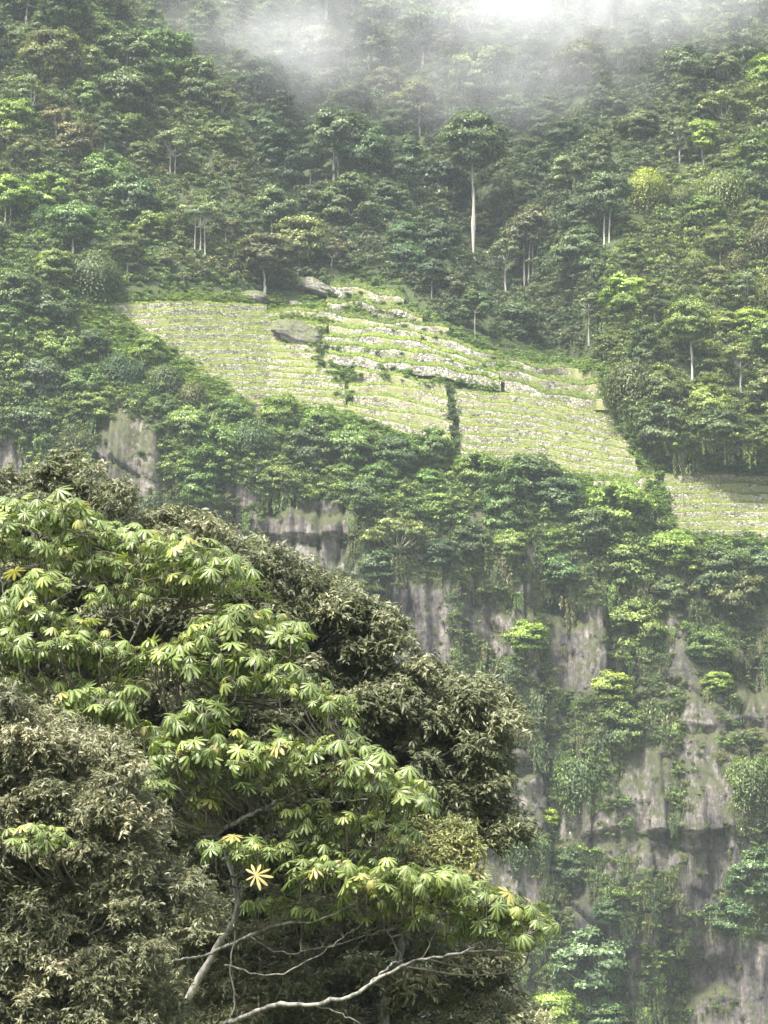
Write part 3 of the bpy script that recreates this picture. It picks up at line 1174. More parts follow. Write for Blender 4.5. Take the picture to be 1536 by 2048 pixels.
def zone(u, v):
    """tree styles and leaf colours by place, cloud shade included in the colours: list of (weight, style, colour, colour word)"""
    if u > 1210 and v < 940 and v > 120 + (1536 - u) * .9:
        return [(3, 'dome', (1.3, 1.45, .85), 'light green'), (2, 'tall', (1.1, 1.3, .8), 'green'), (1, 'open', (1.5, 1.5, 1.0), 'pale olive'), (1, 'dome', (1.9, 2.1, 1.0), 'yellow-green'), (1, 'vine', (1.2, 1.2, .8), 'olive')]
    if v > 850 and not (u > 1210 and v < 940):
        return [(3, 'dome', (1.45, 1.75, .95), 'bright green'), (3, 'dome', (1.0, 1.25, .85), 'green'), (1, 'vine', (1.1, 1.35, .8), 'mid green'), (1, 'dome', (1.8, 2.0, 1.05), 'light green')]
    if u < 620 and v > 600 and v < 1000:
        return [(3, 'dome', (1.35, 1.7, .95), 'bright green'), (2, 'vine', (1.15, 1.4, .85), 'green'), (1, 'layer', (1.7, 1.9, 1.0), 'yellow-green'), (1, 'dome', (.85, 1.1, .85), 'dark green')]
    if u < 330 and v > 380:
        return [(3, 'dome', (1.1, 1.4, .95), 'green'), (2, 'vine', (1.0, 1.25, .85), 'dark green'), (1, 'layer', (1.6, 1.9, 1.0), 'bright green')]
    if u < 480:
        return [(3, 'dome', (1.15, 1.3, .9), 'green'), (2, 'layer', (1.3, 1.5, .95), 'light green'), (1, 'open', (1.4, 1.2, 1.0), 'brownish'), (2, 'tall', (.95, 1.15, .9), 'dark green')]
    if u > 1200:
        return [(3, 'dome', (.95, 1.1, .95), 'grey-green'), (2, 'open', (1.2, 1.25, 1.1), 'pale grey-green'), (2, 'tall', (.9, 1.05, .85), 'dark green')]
    return [(3, 'dome', (.72, .9, .8), 'dark green'), (2, 'layer', (.85, 1.05, .9), 'deep green'), (2, 'tall', (.7, .88, .8), 'blackish green'), (1, 'open', (1.1, 1.15, 1.05), 'grey-green'), (1, 'dome', (1.1, 1.0, .9), 'brownish green')]  # upper middle forest: cloud shade painted in as darker greens


FORM = {'dome': 'rounded tree', 'layer': 'tiered tree', 'tall': 'upright tree', 'open': 'airy tree', 'vine': 'vine-hung tree'}
rng = np.random.default_rng(21)
auto = []
cand = []
for gy in range(-40, 1130, 44):
    for gx in range(-110, 1660, 62):
        cand.append((gx + rng.uniform(-30, 30) + (gy // 44 % 2) * 31, gy + rng.uniform(-20, 20)))
rng.shuffle(cand)
UPPER = np.array([(-160, 560), (150, 590), (250, 575), (420, 560), (560, 548), (640, 530), (720, 545), (820, 570), (940, 660), (1050, 715), (1200, 720), (1225, 800), (1300, 910), (1700, 915)], float)
LOWER_BELT = np.array([(-160, 600), (140, 625), (222, 630), (300, 676), (380, 728), (525, 826), (700, 880), (900, 930), (1050, 965), (1200, 1030), (1340, 1100), (1700, 1105)], float)
ROCKS = [
    [(165, 870), (240, 805), (315, 860), (335, 965), (290, 1000), (205, 960)],
    [(0, 870), (40, 880), (65, 940), (40, 980), (-60, 960), (-60, 880)],
    [(525, 1005), (640, 1000), (700, 1015), (690, 1140), (620, 1135), (525, 1095)],
    [(905, 1020), (960, 1010), (1040, 1045), (1030, 1080), (950, 1070)],
    [(765, 1185), (830, 1165), (905, 1165), (905, 1345), (860, 1375), (760, 1290)],
    [(915, 1200), (1060, 1205), (1060, 1310), (955, 1295)],
    [(1075, 1210), (1205, 1215), (1205, 1390), (1110, 1375), (1090, 1250)],
    [(1258, 1480), (1340, 1490), (1340, 1745), (1258, 1740)],
    [(1368, 1395), (1450, 1395), (1432, 1560), (1455, 1700), (1415, 1830), (1368, 1800)],
    [(1480, 1380), (1600, 1380), (1600, 1500), (1470, 1470)],
    [(1105, 1610), (1250, 1620), (1250, 1700), (1110, 1700)],
    [(960, 1715), (1080, 1730), (1080, 1840), (940, 1810)],
    [(1140, 1800), (1240, 1800), (1230, 1880), (1140, 1880)],
    [(1375, 1860), (1640, 1880), (1640, 2110), (1375, 2110)],
    [(1020, 1500), (1090, 1500), (1090, 1690), (1030, 1660)],
    [(1345, 1265), (1400, 1265), (1400, 1400), (1345, 1330)],
    [(1250, 1850), (1280, 1850), (1275, 2000), (1250, 1990)],
]


def inrock(u, v):
    r = np.zeros(np.shape(u), bool)
    for p in ROCKS:
        r |= inpoly(u, v, p)
    return r


CORR = [(q[0], q[1], q[2], q[1] + q[2] * .6 + q[3]) for q in HAND if q[3] >= 20]


def incorr(u, v, ww=13, lo=22):
    r = np.zeros(np.shape(u), bool)
    for a, b, c, d in CORR:
        r |= (np.abs(u - a) < ww) & (v > b + c * .3) & (v < d + lo)
    return r


for (u, v) in cand:
    upv = np.interp(u, UPPER[:, 0], UPPER[:, 1])
    lov = np.interp(u, LOWER_BELT[:, 0], LOWER_BELT[:, 1])
    r = rng.choice([rng.uniform(27, 40), rng.uniform(40, 62)]) if v < upv else rng.uniform(24, 42)
    if v < upv:
        if v + r * .9 > upv + 6:
            continue
    elif v > lov and v < (960 if u < 500 else 1130):
        if v - r < lov - 6:
            continue
    else:
        continue
    if inrock(u, v) or inrock(u, v + r * .6) or interr(np.array(u), np.array(v - r * .5)):
        continue
    if any((u - a) ** 2 + ((v - b) * 1.15) ** 2 < (.72 * (r + c_)) ** 2 * .8 for a, b, c_ in PLACED + auto_pl) if (auto_pl := [(q[0], q[1], q[2]) for q in auto]) is not None else False:
        continue
    if any(abs(u - a) < r * .9 + 5 and v > b and v - r < d - 4 for a, b, c_, d in CORR if v < d + r):
        continue
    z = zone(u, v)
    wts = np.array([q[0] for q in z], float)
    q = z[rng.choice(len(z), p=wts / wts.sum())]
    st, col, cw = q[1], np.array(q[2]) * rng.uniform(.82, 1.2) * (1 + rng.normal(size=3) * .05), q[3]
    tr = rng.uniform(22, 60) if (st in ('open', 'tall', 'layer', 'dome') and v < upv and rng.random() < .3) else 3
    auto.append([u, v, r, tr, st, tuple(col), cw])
auto = auto[:300 - len(HAND) - 4]
labs = {}
for a in auto:
    size = 'large' if a[2] > 47 else ('small' if a[2] < 31 else '')
    lb = (size + ' ' + a[6] + ' ' + FORM[a[4]] + (' on bare trunk' if a[3] > 10 and 'small' not in size else '') + ' ' + place_words(a[0], a[1])).strip()
    a.append(lb)
    labs.setdefault(lb, []).append(a)
for lb, q in labs.items():
    if len(q) > 1:
        q.sort(key=lambda a: a[0])
        nm = ['leftmost', 'rightmost'] if len(q) == 2 else ['leftmost'] + [NTH[k] + ' from left' for k in range(1, len(q) - 1)] + ['rightmost']
        for a, s in zip(q, nm):
            a[7] = lb + ', ' + s + ' such'
for a in auto:
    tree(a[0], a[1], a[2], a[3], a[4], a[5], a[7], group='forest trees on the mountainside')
CORR += [(q[0], q[1], q[2], q[1] + q[2] * .6 + q[3]) for q in auto if q[3] >= 22]

# ------------------------------------------------------------------ scrub that nobody could count
hidden = bpy.data.collections.new('scrub_sources')


def scrub_src(style, seed):
    rng = np.random.default_rng(seed)
    Cs, Ns, Ls, Ts = [], [], [], []
    if style in ('bush', 'small'):
        n = 11
        c = rng.normal(size=(n, 3)) * [.45, .45, .28] + [0, 0, .3]
        for k in range(n):
            m = 62
            d = norm(rng.normal(size=(m, 3)))
            d[:, 2] = np.abs(d[:, 2]) * 1.1 - .25
            Cs.append(c[k] + d * .42 * rng.uniform(.6, 1.1, m)[:, None] * [1, 1, .75])
            Ns.append(d + [0, 0, .5] + rng.normal(size=(m, 3)) * .45)
            Ls.append(rng.uniform(.12, .3, m))
            Ts.append(rng.normal(size=(m, 3)))
        wf = .55
    elif style == 'hang':
        for k in range(16):
            m = 34
            x, y = rng.normal() * .5, rng.uniform(-.35, .1)
            L = rng.uniform(.8, 2.6)
            z = .3 - rng.random(m) * L
            Cs.append(np.stack([x + rng.normal(size=m) * .07, y + rng.normal(size=m) * .07 - .2, z], -1))
            Ns.append(np.stack([rng.normal(size=m) * .6, -np.ones(m), rng.normal(size=m) * .4 + .4], -1))
            Ls.append(rng.uniform(.16, .4, m))
            Ts.append(np.stack([rng.normal(size=m) * .3, rng.normal(size=m) * .2, -np.ones(m)], -1))
        wf = .3
    elif style == 'tuft':
        for k in range(7):
            m = 42
            c0 = rng.normal(size=3) * [.5, .3, .12]
            a = rng.uniform(0, 6.28, m)
            e = rng.uniform(.1, 1.3, m)
            d = np.stack([np.cos(a) * np.cos(e), np.sin(a) * np.cos(e), np.sin(e)], -1)
            Cs.append(c0 + d * .3)
            Ns.append(np.cross(d, rng.normal(size=(m, 3))) + [0, -.4, .4])
            Ls.append(rng.uniform(.35, .75, m))
            Ts.append(d)
        wf = .14
    C, Nn, Lf, T = map(np.concatenate, (Cs, Ns, Ls, Ts))
    V, F = leafquads(C, Nn, Lf, Lf * wf, rng, T=T)
    ti = np.repeat(np.clip(.42 + rng.normal(size=len(C)) * .24, 0, 1), 4)
    o = bpy.data.objects.new('scrub_source', mesh('scrub_source', V, F, {'tint': ti}, mats=[M_SCR]))
    return o


SRC = [scrub_src('bush', 1), scrub_src('bush', 2), scrub_src('bush', 3), scrub_src('hang', 4), scrub_src('hang', 5), scrub_src('tuft', 6)]


def scatter(name, P, rot, scl, idx, col, label=None):
    """one object: geometry nodes put a clump of leaves on every point"""
    cl = bpy.data.collections.new(name + '_sources')
    for i, o in enumerate(SRC):
        c = o.copy()
        c.name = f'source_{i:02d}'
        cl.objects.link(c)
    me = bpy.data.meshes.new(name)
    me.vertices.add(len(P))
    me.vertices.foreach_set('co', np.asarray(P, np.float32).ravel())
    a = me.attributes.new('rot', 'FLOAT_VECTOR', 'POINT')
    a.data.foreach_set('vector', np.asarray(rot, np.float32).ravel())
    a = me.attributes.new('scl', 'FLOAT_VECTOR', 'POINT')
    a.data.foreach_set('vector', np.asarray(scl, np.float32).ravel())
    a = me.attributes.new('idx', 'INT', 'POINT')
    a.data.foreach_set('value', np.asarray(idx, np.int32))
    a = me.attributes.new('icol', 'FLOAT_COLOR', 'POINT')
    a.data.foreach_set('color', np.concatenate([col, np.ones((len(P), 1))], 1).astype(np.float32).ravel())
    o = obj(name, me)
    g = bpy.data.node_groups.new(name, 'GeometryNodeTree')
    g.interface.new_socket('Geometry', in_out='INPUT', socket_type='NodeSocketGeometry')
    g.interface.new_socket('Geometry', in_out='OUTPUT', socket_type='NodeSocketGeometry')
    N, L = g.nodes, g.links
    gi, go = N.new('NodeGroupInput'), N.new('NodeGroupOutput')
    ci = N.new('GeometryNodeCollectionInfo')
    ci.inputs['Collection'].default_value = cl
    ci.inputs['Separate Children'].default_value = True
    ci.inputs['Reset Children'].default_value = True
    ip = N.new('GeometryNodeInstanceOnPoints')
    ip.inputs['Pick Instance'].default_value = True

    def attr(nm, ty):
        x = N.new('GeometryNodeInputNamedAttribute')
        x.data_type = ty
        x.inputs['Name'].default_value = nm
        return [s for s in x.outputs if s.enabled][0]
    L.new(gi.outputs[0], ip.inputs['Points'])
    L.new(ci.outputs[0], ip.inputs['Instance'])
    L.new(attr('idx', 'INT'), ip.inputs['Instance Index'])
    er = N.new('FunctionNodeEulerToRotation')
    L.new(attr('rot', 'FLOAT_VECTOR'), er.inputs[0])
    L.new(er.outputs[0], ip.inputs['Rotation'])
    L.new(attr('scl', 'FLOAT_VECTOR'), ip.inputs['Scale'])
    L.new(ip.outputs[0], go.inputs[0])
    md = o.modifiers.new('scatter', 'NODES')
    md.node_group = g
    tag(o, label, 'undergrowth', kind='stuff')
    return o


GB = [[(140, 628), (205, 606), (300, 672), (400, 738), (510, 812), (440, 830), (350, 765), (230, 705), (150, 672)],
      [(330, 588), (560, 592), (560, 606), (320, 602)], [(535, 612), (700, 604), (760, 640), (640, 655), (540, 650)],
      [(560, 800), (700, 830), (900, 905), (960, 930), (1190, 950), (1200, 975), (960, 950), (860, 930), (600, 860)],
      [(1000, 712), (1200, 722), (1215, 745), (1000, 740)]]


def inbank(u, v):
    r = np.zeros(np.shape(u), bool)
    for g in GB:
        r |= inpoly(u, v, g)
    return r


rng = np.random.default_rng(5)
n = 44000
u = rng.uniform(-120, 1660, n)
v = rng.uniform(-80, 2110, n)
P = hit(u, v, True)
lov = np.interp(u, LOWER_BELT[:, 0], LOWER_BELT[:, 1])
T_ = interr(u, v)
RK = inrock(u, v)
ctop = np.where(u < 520, np.interp(u, [-120, 520], [900, 980]), np.interp(u, [520, 900, 1250, 1536], [990, 1050, 1120, 1180]))
cliffz = (v > ctop)
patch = fbm(u / 90, v / 120, 71, 4)
p = np.where(cliffz, np.clip(.95 + patch * 1.5, .12, 1), .75)
p = np.where(RK, np.clip(.10 + patch * .3, .03, .3), p)
p = np.where(T_, .012, p)
p = np.where(inbank(u, v) & ~T_, .07, p)
# the fractured column, the drain, open grass: keep light
keep = (rng.random(n) < p)
u, v, P, cliffz, RK, T_ = u[keep], v[keep], P[keep], cliffz[keep], RK[keep], T_[keep]
n = len(u)
sc = np.where(cliffz, rng.uniform(.35, 1.05, n) * np.where(rng.random(n) < .14, 1.8, 1), rng.uniform(.8, 2.0, n))
sc = np.where(RK, sc * .55, sc)
sc = np.where(T_, .45, sc)
near_terr = (~T_) & (interr(u, v - 30) | interr(u, v + 30) | interr(u - 30, v) | interr(u + 30, v))
sc = np.where(near_terr, sc * .5, sc)
sc = np.where(incorr(u, v), sc * .42, sc)
hang = (rng.random(n) < np.where(cliffz, .30, .08)) & ~T_
tuft = (rng.random(n) < .22) & ~hang
idx = np.where(hang, rng.integers(3, 5, n), np.where(tuft, 5, rng.integers(0, 3, n)))
base = np.empty((n, 3))
for i in range(n):
    if cliffz[i]:
        c_ = [(1.0, 1.15, .75), (1.25, 1.3, .85), (1.4, 1.3, .9), (.8, 1.0, .75), (1.5, 1.85, .9)][rng.choice(5, p=[.34, .26, .10, .14, .16])]
    else:
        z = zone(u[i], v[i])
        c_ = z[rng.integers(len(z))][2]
        if near_terr[i]:
            c_ = (1.4, 1.8, .85)
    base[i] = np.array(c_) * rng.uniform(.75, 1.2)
dead = hang & cliffz & (rng.random(n) < .28)
base[dead] = np.array([1.7, 1.45, 1.15]) * .8
rot = np.zeros((n, 3))
rot[:, 2] = np.where(hang, rng.normal(size=n) * .3, rng.uniform(0, 6.28, n))
rot[:, 0] = np.where(hang, 0, rng.normal(size=n) * .12)
P[:, 1] -= np.where(hang, .2, .1)
P[:, 2] -= np.where(hang, 0, .25)
scl = np.repeat(sc[:, None], 3, 1)
scl[:, 2] *= np.where(hang, 1.2, 1)
c1 = cliffz
scatter('undergrowth', P[~c1], rot[~c1], scl[~c1], idx[~c1], base[~c1], "dense leafy undergrowth covering the forested slope between the trees")
scatter('cliff_scrub', P[c1], rot[c1], scl[c1], idx[c1], base[c1], "bushes, tufts and hanging creepers covering the cliff face")

# small bushes along the broken seams and edges of the terraces
SEAM = [([(180, 622), (335, 705), (490, 815)], 90, 12, 'b'), ([(700, 735), (702, 850)], 10, 8, 'b'), ([(899, 775), (904, 840), (915, 905)], 26, 3, 'd'),  # drain gap: its shade is put in as dark bush colour
        ([(640, 640), (645, 740)], 24, 8, 'd'), ([(1000, 715), (1003, 775)], 8, 7, 'b'), ([(1000, 716), (800, 600)], 60, 8, 'b'),
        ([(1208, 735), (1238, 840), (1300, 960)], 70, 7, 'b'), ([(1316, 950), (1345, 1065)], 26, 5, 'b'), ([(1196, 740), (1222, 815)], 30, 6, 'b'), ([(1290, 955), (1318, 1012)], 50, 7, 'b'), ([(1200, 960), (1210, 1010)], 30, 8, 'b'), ([(640, 742), (890, 772)], 26, 6, 'b'),
        ([(545, 640), (640, 700)], 10, 7, 'b'), ([(530, 808), (700, 845), (900, 912)], 170, 12, 'b'), ([(936, 930), (1100, 945), (1200, 985)], 100, 12, 'b'),
        ([(1000, 715), (1205, 735)], 80, 10, 'b'), ([(1345, 1080), (1600, 1082)], 90, 8, 'b'), ([(660, 700), (1000, 745)], 14, 10, 'b'), ([(650, 600), (900, 680)], 60, 20, 'd')]
Ps, cs_, ss = [], [], []
for pts, k, jit, c_ in SEAM:
    q = polyl(pts, rng.random(k)) + rng.normal(size=(k, 2)) * jit * .7
    Ps.append(q)
    cs_ += [np.array((1.5, 1.9, .9) if c_ == 'b' else (.75, .95, .7)) * rng.uniform(.75, 1.25) for _ in range(k)]
    ss += list(rng.uniform(.35, .95, k))
Ps = np.concatenate(Ps)
Pw = hit(Ps[:, 0], Ps[:, 1], True)
n = len(Pw)
rot = np.zeros((n, 3))
rot[:, 2] = rng.uniform(0, 6.28, n)
scatter('terrace_weeds', Pw - [0, .9, .2], rot, np.repeat(np.array(ss)[:, None], 3, 1), rng.integers(0, 3, n), np.array(cs_), "low bushes growing over the broken edges and seams of the terraces")

# grassy bank left of and around the terraces
Pg = []
for g in GB:
    g = np.array(g, float)
    bb = g.min(0), g.max(0)
    m = int((bb[1] - bb[0]).prod() * .075)
    uu, vv = rng.uniform(bb[0][0], bb[1][0], m), rng.uniform(bb[0][1], bb[1][1], m)
    k = inpoly(uu, vv, g)
    Pg.append(np.stack([uu[k], vv[k]], -1))
Pg = np.concatenate(Pg)
Pw = hit(Pg[:, 0], Pg[:, 1], True)
n = len(Pw)
idx = np.where(rng.random(n) < .5, 5, rng.integers(0, 3, n))
col = np.array([2.3, 2.7, .95]) * rng.uniform(.6, 1.15, (n, 1)) * (1 + rng.normal(size=(n, 3)) * .06)
sc = rng.uniform(.3, .75, n)
rot = np.zeros((n, 3))
rot[:, 2] = rng.uniform(0, 6.28, n)
scatter('grass', Pw - [0, .1, .1], rot, np.repeat(sc[:, None], 3, 1), idx, col, "bright tufted grass on the bank beside the terraces")


# ------------------------------------------------------------------ foreground trees
M_BIG = leafmat('lobed_leaf', (.065, .095, .03), (.18, .235, .065), (.36, .39, .11), src=None, rough=.38, trans=.32, spec=.45, rib=(.33, .41, .16))
M_OLV = leafmat('olive_leaf', (.046, .058, .030), (.14, .155, .082), (.34, .33, .23), src='object', rough=.5, trans=.25, spec=.4)
M_YLF = leafmat('yellow_leaf', (.30, .26, .09), (.42, .36, .13), (.5, .42, .2), src=None, rough=.5, trans=.3)
M_BRM = leafmat('strap_leaf', (.16, .18, .05), (.28, .28, .08), (.4, .36, .14), src=None, rough=.45, trans=.25)
M_DRY = leafmat('dry_leaf', (.12, .09, .06), (.2, .16, .11), (.3, .25, .18), src=None, rough=.8, trans=.1)
M_BK1 = barkmat('lichen_bark', (.06, .058, .048), (.29, .28, .24), 13)
M_BK2 = barkmat('dark_twig_bark', (.05, .045, .035), (.16, .14, .11), 9)


def lobed_leaf(rng, R, wide=1.0, fold=(-22, 24, 15, 88)):
    nl = 9
    V, F, rib = [], [], []
    th0, th1 = math.radians(rng.uniform(*fold[:2])), math.radians(rng.uniform(*fold[2:]))
    st = np.array([0.03, .3, .58, .82, 1.0])
    wd = np.array([.03, .075, .125, .10, .005])
    for k in range(nl):
        a = (k - (nl - 1) / 2) / nl * 2 * math.pi * .93 + rng.normal() * .05
        Lk = R * (1.0 - .28 * abs((k - (nl - 1) / 2) / ((nl - 1) / 2)) ** 2) * rng.uniform(.9, 1.08)
        rr, zz, rp, zp, sp = [], [], 0, 0, 0
        for s_ in st:
            ang = th0 + (th1 - th0) * s_
            rp += (s_ - sp) * math.cos(ang)
            zp -= (s_ - sp) * math.sin(ang)
            sp = s_
            rr.append(rp)
            zz.append(zp)
        rr, zz = np.array(rr) * Lk, np.array(zz) * Lk
        w_ = wd * Lk * wide * rng.uniform(.85, 1.1)
        d = np.array([math.cos(a), math.sin(a)])
        p = np.array([-d[1], d[0]])
        o = len(V) * 1
        base = sum(len(q) for q in V)
        blk = []
        for i in range(5):
            for sgn in (-1, 0, 1):
                xy = d * rr[i] + p * w_[i] * sgn
                blk.append([xy[0], xy[1], zz[i] - (abs(sgn) * w_[i] * .35)])
                rib.append(1.0 if sgn == 0 else 0.0)
        V.append(np.array(blk))
        for i in range(4):
            b0 = base + i * 3
            F += [[b0, b0 + 1, b0 + 4, b0 + 3], [b0 + 1, b0 + 2, b0 + 5, b0 + 4]]
    return np.concatenate(V), np.array(F), np.array(rib)


def basis(n, t):
    n = n / np.linalg.norm(n)
    t = t - n * np.dot(t, n)
    t = t / (np.linalg.norm(t) + 1e-9)
    return np.stack([t, np.cross(n, t), n], 1)


LEAFT = [lobed_leaf(np.random.default_rng(70 + i), 1.0) for i in range(10)]


def rosettes(tips, rng, size=.262):
    Vs, Fs, Rb, Ti, pet = [], [], [], [], []
    o = 0
    for tip, sc in tips:
        k = rng.integers(5, 9)
        a0 = rng.uniform(0, 6.28)
        br = rng.normal() * .10
        for i in range(k):
            a = a0 + i * 2.4
            el_ = rng.uniform(-.15, .95)
            Lp = rng.uniform(.22, .50) * sc
            d = np.array([math.cos(a) * math.cos(el_), math.sin(a) * math.cos(el_), math.sin(el_)])
            c = tip + d * Lp
            n_ = np.array([d[0] * .6, d[1] * .6 - .05, .8]) + rng.normal(size=3) * .24
            B = basis(n_, d + np.array([0, 0, -.3]))
            V, F, rb = LEAFT[rng.integers(10)]
            s = size * sc * rng.uniform(.5, 1.28)
            Vs.append((V * s) @ B.T + c)
            Fs.append(F + o)
            Rb.append(rb)
            Ti.append(np.full(len(V), np.clip(.48 + br + rng.normal() * .24 + .3 * (el_ - .3), 0, 1)))
            o += len(V)
            m = (tip + c) / 2 + [0, 0, .04]
            pet.append((np.array([tip, m, c]), np.array([.010, .008, .006]) * 1.0))
    return np.concatenate(Vs), np.concatenate(Fs), np.concatenate(Rb), np.concatenate(Ti), pet


def tier(pts, n, thick, Y0, Y1, rng):
    """twig tips spread under a boundary line drawn in the photograph, at real depth"""
    n = int(n * 1.55)
    t = (np.arange(n) + rng.uniform(.1, .9, n)) / n
    L_ = polyl(pts, t) if len(pts) != 2 else polyl(pts, t)
    seg = np.array(pts, float)
    d = np.concatenate([[0], np.cumsum(np.linalg.norm(np.diff(seg, axis=0), axis=1))])
    uu = np.interp(t * d[-1], d, seg[:, 0])
    vv = np.interp(t * d[-1], d, seg[:, 1])
    vv = vv + 34 + np.abs(rng.normal(size=n)) * thick * .55
    uu = uu + rng.normal(size=n) * 9
    Y = rng.uniform(Y0, Y1, n)
    return at(uu, vv, Y)


def big_tree(label, trunkpts, branches, tiers, Yt, seed, extra=None):
    rng = np.random.default_rng(seed)
    root = bpy.data.objects.new('broad_leaf_tree', None)
    S.collection.objects.link(root)
    tp = np.array([at(a, b, y) for a, b, y, _ in trunkpts])
    tr = np.array([q[3] for q in trunkpts])
    foot = tp[0].copy()
    foot[2] = -.3
    tp = np.concatenate([[foot], tp])
    tr = np.concatenate([[tr[0] * 1.25], tr])
    org = np.array([foot[0], foot[1], 0.0])
    root.location = org
    tag(root, label, 'tree')
    n = 30
    P = curve(tp, n, .012, rng)
    rad = np.interp(np.linspace(0, 1, n), np.linspace(0, 1, len(tr)), tr)
    V, F = tubes([(P - org, rad * .75 * (1 + rng.normal(size=n) * .05))], 10)
    obj('trunk', mesh('trunk', V, F, smooth=True, mats=[M_BK1]), root)
    skel = [P]
    for bpts in branches:
        q = np.array([at(a, b, y) for a, b, y, _ in bpts])
        rr = np.array([x[3] for x in bpts])
        k = 6 * len(q)
        C = curve(q, k, .014, rng)
        V, F = tubes([(C - org, .64 * np.interp(np.linspace(0, 1, k), np.linspace(0, 1, len(rr)), rr) * (1 + rng.normal(size=k) * .07))], 8)
        obj('branch', mesh('branch', V, F, smooth=True, mats=[M_BK1 if bpts[0][3] > .022 else M_BK2]), root)
        skel.append(C)
    SK = np.concatenate(skel)
    tips = []
    for (pts, nn_, th, y0, y1, sc) in tiers:
        for p in tier(pts, nn_, th, y0, y1, rng):
            tips.append((p, sc))
    V, F, rb, ti, pet = rosettes(tips, rng)
    leaves = obj('foliage', mesh('foliage', V - org, F, {'rib': rb, 'tint': ti}, mats=[M_BIG]), root)
    tw = []
    for p, sc in tips:
        dlt = SK - p
        dist = np.linalg.norm(dlt * [1, .8, 1.0], axis=1) + np.where(SK[:, 2] > p[2] - .25, 2.5, 0)
        a = SK[np.argmin(dist)]
        if np.linalg.norm(a - p) > 3.2:
            a = p + (a - p) * 3.2 / np.linalg.norm(a - p)
        m1 = a + (p - a) * .5 + [0, 0, -.12 * np.linalg.norm(a - p)]
        m2 = p - [0, 0, .28] + (a - p) * .08
        C = curve([a, m1, m2, p], 9, .008, rng)
        tw.append((C, np.linspace(.020, .010, 9)))
    V, F = tubes([(c - org, r) for c, r in tw + [(a, b) for a, b in pet]], 5)
    obj('twigs', mesh('twigs', V, F, smooth=True, mats=[M_BK2]), root)
    return root


def lobed_crown(poly, nl, rpx, Y0, Y1, nspray, rng, leaf=.145, aspect=.27, shrink=.8, yslope=0.0):
    """leafy sprays over many overlapping boughs that fill an outline at real depth"""
    poly = np.array(poly, float)
    bb = poly.min(0), poly.max(0)
    cs = []
    tries = 0
    while len(cs) < nl and tries < 40000:
        tries += 1
        u = rng.uniform(bb[0][0], bb[1][0])
        v = rng.uniform(bb[0][1], bb[1][1])
        r = rpx * rng.uniform(.6, 1.25)
        s = shrink * r
        if not all(inpoly(np.array([u + a]), np.array([v + b]), poly)[0] for a, b in ((0, -s), (s * .7, -s * .7), (s, 0), (0, 0))):
            if r > rpx * .75 or not inpoly(np.array([u]), np.array([v - r * .5]), poly)[0]:
                continue
            r *= .7
        if any((u - a) ** 2 + (v - b) ** 2 < (.42 * (r + c)) ** 2 for a, b, c, _ in cs[-400:]):
            if rng.random() < .93:
                continue
        cs.append((u, v, r, rng.uniform(Y0, Y1) + yslope * (1200 - v)))
    C, N, Lf, T, ti, tw = [], [], [], [], [], []
    cens = []
    for (u, v, r, Y) in cs:
        c = at(u, v, Y)
        R = r * Y / FPX
        cens.append((c, R))
        tb = rng.normal() * .13
        k = int(nspray * (r / rpx) ** 2)
        d = norm(rng.normal(size=(k, 3)))
        d[:, 2] = np.where(d[:, 2] < -.35, -d[:, 2], d[:, 2])
        d[:, 1] = np.where(d[:, 1] > .45, -d[:, 1], d[:, 1])
        o_ = c + d * R * rng.uniform(.25, .7, k)[:, None] * [1, 1, .8]
        dl = norm(d + rng.normal(size=(k, 3)) * .35)
        ln = rng.uniform(.16, .42, k)
        m = 15
        t = np.linspace(.15, 1, m)
        side = norm(np.cross(dl, rng.normal(size=(k, 3))))
        for j in range(m):
            sg = 1 if j % 2 else -1
            p = o_ + dl * (ln * t[j])[:, None] + np.array([0, 0, -.10]) * t[j] ** 2
            tt = norm(dl * .55 + side * sg * .75 + np.array([0, -.05, -.35]) + rng.normal(size=(k, 3)) * .3)
            L_ = leaf * rng.uniform(.65, 1.25, k)
            C.append(p + tt * (L_ * .5)[:, None])
            T.append(tt)
            N.append(np.array([0, -.25, .8]) + d * .35 + rng.normal(size=(k, 3)) * .5)
            Lf.append(L_)
            ti.append(np.clip(.38 + tb + rng.normal(size=k) * .22 + .1 * d[:, 2], 0, 1))  # random per bough and leaf, slightly paler on upper sprays
        for q in range(0, k, 3):
            tw.append((np.array([c + (o_[q] - c) * .2, o_[q], o_[q] + dl[q] * ln[q] * .9 + [0, 0, -.08]]), np.array([.012, .008, .003])))
    C, N, Lf, T, ti = map(np.concatenate, (C, N, Lf, T, ti))
    V, F = leafquads(C, N, Lf, Lf * aspect, rng, fold=.3, T=T)
    return V, F, np.repeat(ti, 4), tw, cens


